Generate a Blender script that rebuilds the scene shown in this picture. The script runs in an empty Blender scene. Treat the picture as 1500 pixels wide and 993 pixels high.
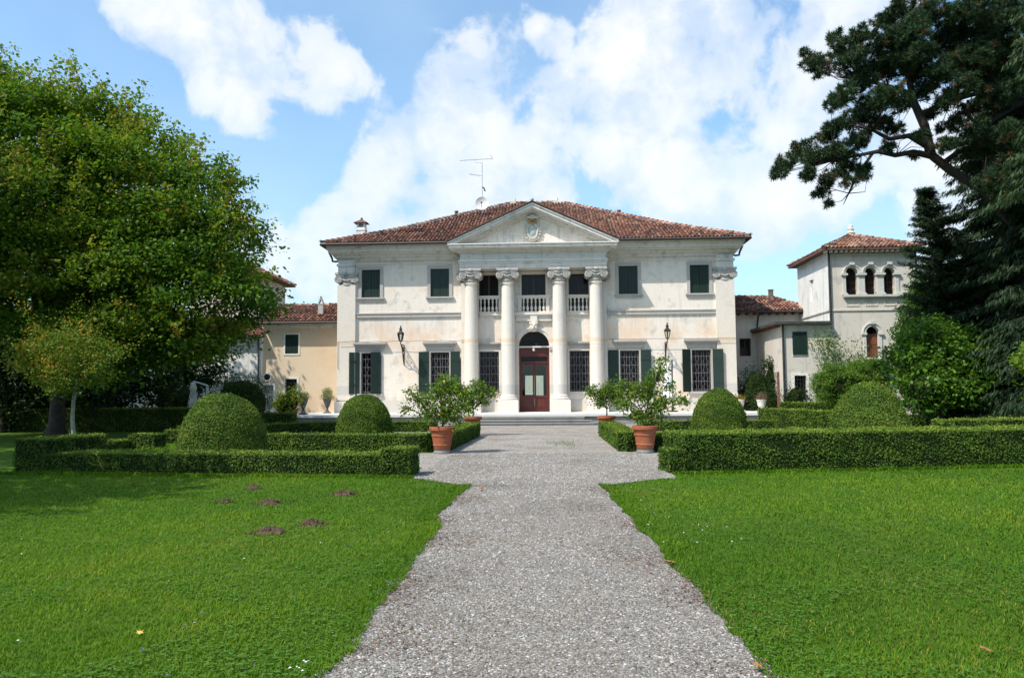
import bpy, math, random
import numpy as np
from mathutils import Vector, Matrix
SC = bpy.context.scene
COL = SC.collection
R = math.radians
PI = math.pi
rng = np.random.default_rng(7)
random.seed(7)

# ------------------------------------------------------------------ camera
YAW, PITCH, ROLL = R(2.86), R(3.94), 0.007
EYE = Vector((0.0, 0.0, 1.58))
fw = Vector((-math.sin(YAW)*math.cos(PITCH), math.cos(YAW)*math.cos(PITCH), math.sin(PITCH)))
r0 = fw.cross(Vector((0, 0, 1))).normalized()
u0 = r0.cross(fw)
rt = r0*math.cos(ROLL) - u0*math.sin(ROLL)
up = u0*math.cos(ROLL) + r0*math.sin(ROLL)
cam_d = bpy.data.cameras.new('camera')
cam_d.sensor_width = 36.0
cam_d.lens = 36.0*1140/1500
cam_d.clip_end = 3000
cam_d.clip_start = 0.05
cam = bpy.data.objects.new('camera', cam_d)
COL.objects.link(cam)
cam.matrix_world = Matrix(((rt.x, up.x, -fw.x, EYE.x), (rt.y, up.y, -fw.y, EYE.y), (rt.z, up.z, -fw.z, EYE.z), (0, 0, 0, 1)))
SC.camera = cam

# ------------------------------------------------------------------ light
SUN_TO = Vector((-1.15, -1.0, 2.05)).normalized()
sun_el = math.asin(SUN_TO.z)
sun_rot = math.atan2(SUN_TO.x, SUN_TO.y)
sd = bpy.data.lights.new('sun', 'SUN')
sd.energy = 5.0
sd.angle = R(0.53)
sd.color = (1.0, 0.94, 0.85)
sun = bpy.data.objects.new('sun', sd)
COL.objects.link(sun)
sun.rotation_euler = (-SUN_TO).to_track_quat('-Z', 'Y').to_euler()
sun.location = (-30, -30, 60)
SC.view_settings.view_transform = 'Standard'
SC.view_settings.look = 'None'
SC.view_settings.gamma = 1.0
SC.view_settings.exposure = 0.20
SC.cycles.max_bounces = 7
SC.cycles.diffuse_bounces = 3
SC.cycles.glossy_bounces = 3
SC.cycles.transmission_bounces = 5
SC.cycles.transparent_max_bounces = 8
SC.cycles.use_denoising = True

# ------------------------------------------------------------------ node helper
class NT:
    def __init__(s, tree):
        s.t = tree
        s.n = tree.nodes
        s.l = tree.links
    def node(s, typ, ins=None, **props):
        n = s.n.new(typ)
        for k, v in props.items():
            setattr(n, k, v)
        for k, v in (ins or {}).items():
            sock = n.inputs[k]
            if isinstance(v, bpy.types.NodeSocket):
                s.l.new(v, sock)
            else:
                if isinstance(v, tuple) and len(v) == 3 and sock.type == 'RGBA':
                    v = v + (1,)
                sock.default_value = v
        return n
    def math(s, op, a, b=0.0, clamp=False):
        n = s.node('ShaderNodeMath', {0: a, 1: b}, operation=op)
        n.use_clamp = clamp
        return n.outputs[0]
    def mix(s, fac, a, b, blend='MIX'):
        n = s.node('ShaderNodeMix', data_type='RGBA', blend_type=blend)
        for i, v in ((0, fac), (6, a), (7, b)):
            if isinstance(v, bpy.types.NodeSocket):
                s.l.new(v, n.inputs[i])
            else:
                n.inputs[i].default_value = (v + (1,)) if isinstance(v, tuple) and len(v) == 3 else v
        return n.outputs[2]
    def noise(s, vec, scale, detail=4.0, rough=0.55, out=0):
        n = s.node('ShaderNodeTexNoise', {'Scale': scale, 'Detail': detail, 'Roughness': rough})
        if vec is not None:
            s.l.new(vec, n.inputs['Vector'])
        return n.outputs[out]
    def ramp(s, fac, stops, interp='LINEAR'):
        n = s.node('ShaderNodeValToRGB', {'Fac': fac})
        cr = n.color_ramp
        cr.interpolation = interp
        while len(cr.elements) > 1:
            cr.elements.remove(cr.elements[-1])
        for i, (p, c) in enumerate(stops):
            e = cr.elements[0] if i == 0 else cr.elements.new(p)
            e.position = p
            if not isinstance(c, tuple):
                c = (c, c, c)
            e.color = c + (1,)
        return n.outputs[0]
    def smooth(s, v, lo, hi):
        n = s.node('ShaderNodeMapRange', {'Value': v, 'From Min': lo, 'From Max': hi, 'To Min': 0.0, 'To Max': 1.0},
                   interpolation_type='SMOOTHSTEP')
        return n.outputs[0]
    def pos(s, scale=(1, 1, 1)):
        g = s.node('ShaderNodeNewGeometry')
        m = s.node('ShaderNodeMapping', {'Vector': g.outputs['Position'], 'Scale': scale})
        return m.outputs[0]

# ------------------------------------------------------------------ sky
world = bpy.data.worlds.new('World')
SC.world = world
world.use_nodes = True
W = NT(world.node_tree)
W.n.clear()
sky = W.node('ShaderNodeTexSky', sky_type='NISHITA')
sky.sun_disc = False
sky.sun_elevation = sun_el
sky.sun_rotation = sun_rot
sky.air_density = 1.0
sky.dust_density = 1.6
sky.ozone_density = 1.2
gen = W.node('ShaderNodeTexCoord').outputs['Generated']
nrm = W.node('ShaderNodeVectorMath', {0: gen}, operation='NORMALIZE').outputs[0]
# cumulus banks: (azimuth from +Y towards +X, elevation, radius, weight) in degrees
banks = [(-26.5, 25.5, 3.7, 1.0), (-21.5, 23.2, 4.2, 1.0), (-17.0, 21.5, 2.7, .8), (-29, 28.5, 2.6, .6),
         (-5.6, 20.0, 4.4, 1.0), (-10.0, 16.5, 4.2, 1.0), (-3.0, 15.5, 4.6, 1.0), (-12.5, 10.5, 4.6, .9),
         (-6, 12.0, 5.0, 1.0), (-18, 8.5, 4.5, .9), (-1.0, 21, 2.0, .8), (1.2, 20.0, 3.0, .9), (0.5, 25.0, 1.6, .6),
         (9, 23, 5.5, 1.0), (7.5, 17.5, 4.5, 1.0), (12.5, 27, 5.0, 1.0), (16, 21, 5.0, .9), (15, 15, 5.0, .95),
         (20, 16, 5.5, .85), (21, 24, 4.5, .7), (27, 14, 6, .8), (5.5, 27.5, 2.4, .8), (10, 12, 4, .7), (24, 9, 4, .5), (-19, 13, 1.6, .4)]
acc = None
for az, el, rad, wgt in banks:
    d = (math.sin(R(az))*math.cos(R(el)), math.cos(R(az))*math.cos(R(el)), math.sin(R(el)))
    dp = W.node('ShaderNodeVectorMath', {0: nrm, 1: d}, operation='DOT_PRODUCT').outputs['Value']
    b = W.math('MULTIPLY', W.smooth(dp, math.cos(R(rad*1.65)), math.cos(R(rad*0.25))), wgt)
    acc = b if acc is None else W.math('MAXIMUM', acc, b)
warp = W.noise(nrm, 6.0, 3.0, 0.6, out=1)
wv = W.node('ShaderNodeVectorMath', {0: warp, 1: (0.07, 0.07, 0.07)}, operation='MULTIPLY').outputs[0]
cv = W.node('ShaderNodeVectorMath', {0: nrm, 1: wv}, operation='ADD').outputs[0]
fb = W.noise(cv, 9.0, 9.0, 0.56)
fb2 = W.noise(cv, 3.0, 4.0, 0.5)
big = W.smooth(fb2, 0.42, 0.72)
# broken cumulus goes on all round, thinned behind the camera to lower sky fill, the banks only say where the nearest stand
sepz = W.node('ShaderNodeSeparateXYZ', {0: nrm}).outputs
back = W.smooth(sepz[1], 0.75, 0.45)
cover = W.math('ADD', acc, W.math('MULTIPLY', W.math('MULTIPLY', big, 0.6), back))
dens = W.math('ADD', W.math('MULTIPLY', cover, 0.95), W.math('MULTIPLY', W.math('SUBTRACT', fb, 0.5), 2.6))
mask = W.smooth(dens, 0.40, 0.68)
thick = W.smooth(dens, 0.45, 1.35)
hz = W.smooth(sepz[2], 0.42, 0.02)
sh = W.noise(cv, 14.0, 6.0, 0.6)
shade = W.smooth(W.math('ADD', W.math('MULTIPLY', sh, 0.6), W.math('MULTIPLY', fb2, 0.6)), 0.40, 0.82)
cv2 = W.node('ShaderNodeVectorMath', {0: cv, 1: (SUN_TO.x*.055, SUN_TO.y*.055, SUN_TO.z*.055)}, operation='ADD').outputs[0]
fb3 = W.noise(cv2, 9.0, 9.0, 0.56)
relief = W.smooth(W.math('SUBTRACT', fb, fb3), -0.16, 0.10)
shade = W.math('ADD', W.math('MULTIPLY', shade, 0.40), W.math('MULTIPLY', relief, 0.60))
ccol = W.mix(shade, (0.62, 0.745, 0.92), (1.0, 1.0, 1.0))
ccol = W.mix(W.math('MULTIPLY', hz, 0.45), ccol, (0.74, 0.86, 1.0))
skyb = W.node('ShaderNodeVectorMath', {0: sky.outputs[0], 1: (0.182, 0.222, 0.228)}, operation='MULTIPLY').outputs[0]
haze_c = W.mix(W.math('MULTIPLY', hz, 0.40), skyb, (0.50, 0.72, 0.95))
veil = W.math('MULTIPLY', W.smooth(fb2, 0.35, 0.75), 0.35)
haze_c = W.mix(veil, haze_c, (0.55, 0.74, 0.92))
clouds = W.node('ShaderNodeVectorMath', {0: ccol, 1: (0.96, 0.96, 0.96)}, operation='MULTIPLY').outputs[0]
fac = W.math('MULTIPLY', mask, W.math('ADD', W.math('MULTIPLY', thick, 0.35), 0.65))
final = W.mix(fac, haze_c, clouds)
final10 = W.node('ShaderNodeVectorMath', {0: final, 1: (10, 10, 10)}, operation='MULTIPLY').outputs[0]
bg = W.node('ShaderNodeBackground', {'Color': final10, 'Strength': 0.1})
wo = W.node('ShaderNodeOutputWorld', {'Surface': bg.outputs[0]})

# ------------------------------------------------------------------ materials
MATS = {}
def new_mat(name):
    m = bpy.data.materials.new(name)
    m.use_nodes = True
    t = NT(m.node_tree)
    b = m.node_tree.nodes['Principled BSDF']
    MATS[name] = m
    return m, t, b
def setc(t, b, col=None, rough=None, bump=None, bstr=0.3, bdist=0.02, spec=None, metal=None):
    if col is not None:
        if isinstance(col, tuple):
            b.inputs['Base Color'].default_value = col + (1,)
        else:
            t.l.new(col, b.inputs['Base Color'])
    if rough is not None:
        if isinstance(rough, float):
            b.inputs['Roughness'].default_value = rough
        else:
            t.l.new(rough, b.inputs['Roughness'])
    if spec is not None:
        b.inputs['Specular IOR Level'].default_value = spec
    if metal is not None:
        b.inputs['Metallic'].default_value = metal
    if bump is not None:
        n = t.node('ShaderNodeBump', {'Height': bump, 'Strength': bstr, 'Distance': bdist})
        t.l.new(n.outputs[0], b.inputs['Normal'])
def plain(name, col, rough=0.6, vary=0.25, scale=6.0, spec=0.4, metal=0.0, bstr=0.15):
    m, t, b = new_mat(name)
    p = t.pos()
    f = t.noise(p, scale, 5.0, 0.6)
    dark = tuple(c*(1-vary) for c in col)
    lite = tuple(min(1, c*(1+vary)) for c in col)
    setc(t, b, t.ramp(f, [(0.3, dark), (0.7, lite)]), rough, t.noise(p, scale*8, 4.0), bstr, 0.01, spec, metal)
    return m
def stucco(name, base, patch, stain, patch_amt=0.5, stain_amt=0.5, streak=0.35, bands=False, runs=False):
    m, t, b = new_mat(name)
    p = t.pos()
    big = t.smooth(t.noise(p, 0.35, 6.0, 0.62), 0.46, 0.68)
    col = t.mix(t.math('MULTIPLY', big, patch_amt), base, patch)
    med = t.smooth(t.noise(p, 1.7, 7.0, 0.68), 0.52, 0.70)
    col = t.mix(t.math('MULTIPLY', med, stain_amt), col, stain)
    st = t.smooth(t.noise(t.pos((2.6, 2.6, 0.16)), 1.6, 6.0, 0.65), 0.5, 0.74)
    col = t.mix(t.math('MULTIPLY', st, streak), col, stain)
    fine = t.noise(p, 16.0, 6.0, 0.7)
    col = t.mix(1.0, col, t.ramp(fine, [(0.3, 0.86), (0.62, 1.0)]), 'MULTIPLY')
    spots = t.smooth(t.noise(p, 4.5, 8.0, 0.75), 0.60, 0.72)
    col = t.mix(t.math('MULTIPLY', spots, 0.5), col, tuple(c*0.55 for c in stain))
    if runs:       # rain has washed dirt down from the string course, hoods and sills
        z = t.node('ShaderNodeSeparateXYZ', {0: p}).outputs[2]
        rn = t.math('MULTIPLY', t.smooth(t.noise(t.pos((2.2, 2.2, 0.22)), 2.0, 7.0, 0.72), 0.44, 0.66), t.smooth(t.noise(p, 1.1, 5.0, 0.6), 0.36, 0.6))
        m1 = t.math('MULTIPLY', t.smooth(z, 4.5, 5.85), t.smooth(z, 5.95, 5.85))
        m2 = t.smooth(z, 7.6, 9.1)
        m3 = t.smooth(z, 2.1, 0.7)
        mm = t.math('MAXIMUM', t.math('MAXIMUM', m1, m2), m3)
        col = t.mix(t.math('MULTIPLY', t.math('MULTIPLY', mm, rn), 0.62), col, (0.40, 0.38, 0.35))
        pk = t.math('MULTIPLY', t.math('MAXIMUM', t.math('MULTIPLY', t.smooth(z, 3.8, 4.5), t.smooth(z, 5.7, 4.7)), t.smooth(z, 2.4, 1.2)), t.smooth(t.noise(p, 0.9, 6.0, 0.7), 0.44, 0.60))
        col = t.mix(t.math('MULTIPLY', pk, 0.6), col, (0.70, 0.49, 0.34))
    if bands:      # old damp line and cement repairs that run round the shafts
        z = t.node('ShaderNodeSeparateXYZ', {0: p}).outputs[2]
        zj = t.math('ADD', z, t.math('MULTIPLY', t.math('SUBTRACT', t.noise(p, 2.0, 4.0), 0.5), 0.22))
        b1 = t.math('MULTIPLY', t.smooth(zj, 1.45, 1.52), t.smooth(z, 2.02, 2.0))
        col = t.mix(t.math('MULTIPLY', b1, 0.65), col, (0.50, 0.48, 0.46))
        b2 = t.math('MULTIPLY', t.smooth(zj, 4.26, 4.34), t.smooth(zj, 4.56, 4.44))
        col = t.mix(t.math('MULTIPLY', b2, 0.5), col, (0.66, 0.43, 0.24))
    setc(t, b, col, 0.9, fine, 0.35, 0.012, 0.2)
    return m

stucco('villa_stucco', (0.785, 0.71, 0.63), (0.76, 0.59, 0.45), (0.46, 0.43, 0.39), 0.66, 0.68, 0.34, runs=True)
stucco('column_stone', (0.72, 0.655, 0.585), (0.70, 0.60, 0.47), (0.52, 0.50, 0.46), 0.6, 0.45, 0.35, bands=True)
stucco('cornice_stone', (0.72, 0.675, 0.63), (0.62, 0.59, 0.53), (0.36, 0.35, 0.32), 0.5, 0.7, 0.5)
stucco('trim_stone', (0.44, 0.415, 0.39), (0.48, 0.44, 0.39), (0.27, 0.265, 0.255), 0.4, 0.45, 0.3)
stucco('capital_stone', (0.47, 0.445, 0.415), (0.44, 0.39, 0.34), (0.13, 0.13, 0.125), 0.5, 0.8, 0.5)
stucco('plinth_stone', (0.60, 0.56, 0.50), (0.66, 0.52, 0.36), (0.40, 0.39, 0.37), 0.5, 0.5, 0.35)
stucco('ochre_stucco', (0.70, 0.565, 0.41), (0.66, 0.47, 0.31), (0.58, 0.50, 0.40), 0.65, 0.5, 0.4)
stucco('grey_stucco', (0.60, 0.55, 0.49), (0.66, 0.58, 0.48), (0.33, 0.33, 0.32), 0.6, 0.6, 0.5)
stucco('white_stucco', (0.80, 0.78, 0.74), (0.62, 0.60, 0.57), (0.36, 0.36, 0.36), 0.6, 0.65, 0.75)
stucco('terrace_stone', (0.62, 0.61, 0.58), (0.62, 0.60, 0.56), (0.50, 0.49, 0.47), 0.4, 0.35, 0.0)
stucco('step_stone', (0.27, 0.26, 0.25), (0.32, 0.30, 0.27), (0.15, 0.15, 0.145), 0.5, 0.65, 0.3)
stucco('tower_trim', (0.56, 0.55, 0.52), (0.50, 0.48, 0.44), (0.30, 0.30, 0.29), 0.5, 0.5, 0.3)
plain('roof_deck', (0.13, 0.07, 0.05), 0.95, 0.3, 5)
plain('green_paint', (0.007, 0.022, 0.016), 0.5, 0.2, 3.0)
plain('door_paint', (0.090, 0.016, 0.011), 0.4, 0.18, 3.0)
plain('window_wood', (0.045, 0.02, 0.014), 0.5)
plain('oak_wood', (0.16, 0.06, 0.03), 0.55)
plain('iron', (0.02, 0.02, 0.021), 0.6, 0.3, 10)
plain('grille_iron', (0.15, 0.13, 0.14), 0.7, 0.35, 8)
plain('rust', (0.17, 0.075, 0.05), 0.8, 0.4, 9)
plain('lead_pipe', (0.05, 0.052, 0.05), 0.5, 0.3, 5)
plain('gutter', (0.045, 0.035, 0.03), 0.6, 0.3, 5)
plain('alu', (0.45, 0.46, 0.47), 0.4, 0.1, 5, metal=0.6)
plain('dish_white', (0.72, 0.68, 0.66), 0.5, 0.06, 4)
plain('white_paint', (0.78, 0.78, 0.76), 0.5, 0.06, 4)
plain('canvas', (0.74, 0.72, 0.64), 0.9, 0.1, 5)
plain('canvas_white', (0.82, 0.82, 0.80), 0.9, 0.06, 5)
plain('ochre_relief', (0.36, 0.22, 0.10), 0.9, 0.5, 9)
plain('shield_grey', (0.40, 0.43, 0.40), 0.85, 0.3, 9)
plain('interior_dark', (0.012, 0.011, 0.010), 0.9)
plain('urn_dark', (0.085, 0.085, 0.085), 0.85, 0.4, 9)
plain('bark', (0.050, 0.040, 0.032), 0.95, 0.45, 7, bstr=0.8)
plain('pine_bark', (0.030, 0.022, 0.020), 0.95, 0.45, 6, bstr=0.8)
plain('pale_bark', (0.27, 0.25, 0.20), 0.95, 0.4, 14, bstr=0.6)
plain('soil', (0.085, 0.053, 0.031), 1.0, 0.5, 25, bstr=0.9)
plain('lemon_skin', (0.52, 0.50, 0.06), 0.5, 0.12, 15)
plain('petal', (0.80, 0.80, 0.76), 0.7, 0.1)
plain('violet_petal', (0.16, 0.11, 0.33), 0.7, 0.2)
plain('dry_leaf', (0.30, 0.13, 0.05), 0.8, 0.4, 12)
plain('litter', (0.13, 0.075, 0.045), 0.9, 0.5, 12)
plain('yellow_leaf', (0.55, 0.33, 0.08), 0.8, 0.3, 12)
plain('car_paint', (0.62, 0.64, 0.66), 0.25, 0.04, 3)
plain('rubber', (0.02, 0.02, 0.02), 0.8)
plain('lamp_glass', (0.55, 0.56, 0.54), 0.15, 0.1)
plain('stone_white', (0.68, 0.66, 0.61), 0.85, 0.25, 10, bstr=0.5)

m, t, b = new_mat('dark_glass')
p = t.pos()
setc(t, b, (0.006, 0.007, 0.009), 0.12, t.noise(p, 2.2, 3.0), 0.10, 0.02, 0.2)
m, t, b = new_mat('door_glass')
tr = t.node('ShaderNodeBsdfTransparent', {'Color': (0.80, 0.86, 0.84)})
gl = t.node('ShaderNodeBsdfGlossy', {'Color': (0.9, 0.9, 0.9), 'Roughness': 0.03})
fr = t.node('ShaderNodeFresnel', {'IOR': 1.45})
mx = t.node('ShaderNodeMixShader', {0: fr.outputs[0], 1: tr.outputs[0], 2: gl.outputs[0]})
t.l.new(mx.outputs[0], t.n['Material Output'].inputs['Surface'])

def tint_mat(name, stops, rough=0.8, bump=True, patch=None, spec=0.3):
    m, t, b = new_mat(name)
    a = t.node('ShaderNodeAttribute', attribute_name='tint', attribute_type='GEOMETRY').outputs['Fac']
    col = t.ramp(a, stops)
    p = t.pos()
    n = t.noise(p, 9.0, 6.0, 0.7)
    col = t.mix(1.0, col, t.ramp(n, [(0.3, 0.72), (0.65, 1.05)]), 'MULTIPLY')
    if patch:
        f = t.smooth(t.noise(p, 0.8, 5.0, 0.65), 0.45, 0.68)
        col = t.mix(t.math('MULTIPLY', f, patch[1]), col, patch[0])
    setc(t, b, col, rough, n if bump else None, 0.3, 0.02, spec)
    return m
tint_mat('roof_tile', [(0.0, (0.041, 0.031, 0.029)), (0.2, (0.077, 0.053, 0.047)), (0.40, (0.186, 0.088, 0.063)), (0.62, (0.324, 0.133, 0.082)),
                       (0.8, (0.396, 0.209, 0.141)), (1.0, (0.432, 0.323, 0.242))], 0.9, patch=((0.13, 0.085, 0.068), 0.42))
tint_mat('terracotta', [(0.0, (0.34, 0.105, 0.048)), (1.0, (0.40, 0.13, 0.06))], 0.85, patch=((0.46, 0.26, 0.17), 0.35))
tint_mat('weathered_brick', [(0.0, (0.17, 0.13, 0.10)), (1.0, (0.30, 0.22, 0.16))], 0.9)
tint_mat('pebble', [(0.0, (0.047, 0.042, 0.036)), (0.15, (0.108, 0.098, 0.087)), (0.5, (0.204, 0.189, 0.172)), (0.78, (0.286, 0.270, 0.253)), (0.86, (0.207, 0.145, 0.093)), (0.94, (0.311, 0.298, 0.275)), (1.0, (0.475, 0.464, 0.443))], 0.85, bump=False, patch=((0.17, 0.13, 0.09), 0.28))

def leaf_mat(name, stops, trans=0.3, rough=0.6, tcol=None, spec=0.14):
    m, t, b = new_mat(name)
    a = t.node('ShaderNodeAttribute', attribute_name='tint', attribute_type='GEOMETRY').outputs['Fac']
    col = t.ramp(a, stops)
    setc(t, b, col, rough, spec=spec)
    if trans > 0:
        tc = t.mix(1.0, col, tcol or (1.5, 1.6, 0.6), 'MULTIPLY')
        tl = t.node('ShaderNodeBsdfTranslucent', {'Color': tc})
        mx = t.node('ShaderNodeMixShader', {0: trans, 1: b.outputs[0], 2: tl.outputs[0]})
        t.l.new(mx.outputs[0], t.n['Material Output'].inputs['Surface'])
    return m
leaf_mat('tree_leaf', [(0.0, (0.032, 0.077, 0.009)), (0.4, (0.066, 0.137, 0.013)), (0.75, (0.120, 0.200, 0.017)), (0.93, (0.200, 0.232, 0.027)), (1.0, (0.250, 0.186, 0.032))], 0.38)
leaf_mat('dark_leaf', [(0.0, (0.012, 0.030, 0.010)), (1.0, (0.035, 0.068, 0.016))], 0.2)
leaf_mat('box_leaf', [(0.0, (0.028, 0.059, 0.011)), (0.45, (0.067, 0.126, 0.015)), (0.75, (0.119, 0.182, 0.020)), (0.93, (0.182, 0.231, 0.031)), (1.0, (0.224, 0.154, 0.042))], 0.14)
leaf_mat('yew_leaf', [(0.0, (0.034, 0.070, 0.013)), (0.6, (0.084, 0.150, 0.017)), (0.95, (0.180, 0.220, 0.025)), (1.0, (0.274, 0.176, 0.037))], 0.10)
leaf_mat('lemon_leaf', [(0.0, (0.040, 0.085, 0.012)), (0.5, (0.085, 0.160, 0.018)), (0.9, (0.17, 0.235, 0.028)), (1.0, (0.30, 0.27, 0.04))], 0.35, 0.35)
leaf_mat('holly_leaf', [(0.0, (0.045, 0.095, 0.014)), (0.5, (0.095, 0.165, 0.020)), (0.85, (0.16, 0.215, 0.028)), (0.965, (0.25, 0.25, 0.04)), (1.0, (0.42, 0.22, 0.04))], 0.3)
leaf_mat('larch_needle', [(0.0, (0.022, 0.045, 0.020)), (0.7, (0.045, 0.080, 0.034)), (1.0, (0.075, 0.115, 0.050))], 0.15)
leaf_mat('magnolia_leaf', [(0.0, (0.036, 0.092, 0.015)), (0.6, (0.076, 0.159, 0.021)), (1.0, (0.138, 0.231, 0.032))], 0.3, 0.35)
leaf_mat('pine_needle', [(0.0, (0.016, 0.036, 0.018)), (0.7, (0.034, 0.066, 0.026)), (0.92, (0.060, 0.090, 0.028)), (1.0, (0.13, 0.075, 0.04))], 0.1, 0.6)
leaf_mat('spruce_needle', [(0.0, (0.011, 0.025, 0.014)), (0.7, (0.022, 0.047, 0.021)), (1.0, (0.043, 0.068, 0.029))], 0.1, 0.6)
leaf_mat('silver_leaf', [(0.0, (0.17, 0.20, 0.10)), (1.0, (0.36, 0.36, 0.20))], 0.3)
leaf_mat('heather_leaf', [(0.0, (0.10, 0.055, 0.045)), (1.0, (0.22, 0.16, 0.11))], 0.1)
leaf_mat('flower_red', [(0.0, (0.05, 0.09, 0.015)), (0.5, (0.12, 0.16, 0.02)), (0.8, (0.40, 0.10, 0.03)), (1.0, (0.55, 0.28, 0.05))], 0.2)
leaf_mat('dark_flower', [(0.0, (0.03, 0.02, 0.015)), (1.0, (0.10, 0.055, 0.045))], 0.1)
leaf_mat('clover_leaf', [(0.0, (0.042, 0.109, 0.014)), (0.6, (0.084, 0.179, 0.024)), (1.0, (0.151, 0.242, 0.035))], 0.25)
leaf_mat('grass_blade', [(0.0, (0.041, 0.100, 0.004)), (0.45, (0.072, 0.160, 0.006)), (0.8, (0.115, 0.210, 0.009)), (0.95, (0.165, 0.214, 0.015)), (1.0, (0.221, 0.206, 0.027))], 0.3, 0.6, spec=0.12)

m, t, b = new_mat('hedge_core')
p = t.pos()
f = t.noise(p, 28.0, 5.0, 0.7)
setc(t, b, t.ramp(f, [(0.35, (0.007, 0.012, 0.003)), (0.65, (0.022, 0.036, 0.007))]), 0.95, f, 0.8, 0.03, 0.1)

m, t, b = new_mat('lawn')
p = t.pos()
f1 = t.noise(p, 0.45, 5.0, 0.6)
f2 = t.noise(p, 5.0, 6.0, 0.65)
f3 = t.noise(p, 70.0, 3.0, 0.7)
col = t.ramp(f2, [(0.25, (0.040, 0.094, 0.008)), (0.75, (0.080, 0.158, 0.012))])
col = t.mix(t.math('MULTIPLY', t.smooth(f1, 0.45, 0.7), 0.6), col, (0.115, 0.150, 0.020))
col = t.mix(1.0, col, t.ramp(f3, [(0.3, 0.55), (0.7, 1.2)]), 'MULTIPLY')
setc(t, b, col, 0.95, f3, 0.7, 0.03, 0.1)

m, t, b = new_mat('gravel')
p = t.pos()
v1 = t.node('ShaderNodeTexVoronoi', {'Vector': p, 'Scale': 52.0, 'Randomness': 1.0})
sep = t.node('ShaderNodeSeparateColor', {0: v1.outputs['Color']}).outputs
col = t.ramp(sep[0], [(0.0, (0.119, 0.106, 0.092)), (0.3, (0.257, 0.232, 0.202)), (0.7, (0.388, 0.353, 0.316)), (0.9, (0.501, 0.469, 0.430)), (1.0, (0.656, 0.629, 0.590))])
col = t.mix(t.smooth(v1.outputs['Distance'], 0.55, 1.1), col, (0.09, 0.08, 0.07))
dirt = t.smooth(t.noise(p, 0.7, 7.0, 0.7), 0.42, 0.66)
col = t.mix(t.math('MULTIPLY', dirt, 0.50), col, (0.17, 0.125, 0.085))
setc(t, b, col, 0.95, t.math('SUBTRACT', 1.0, v1.outputs['Distance']), 0.9, 0.02, 0.2)

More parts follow.
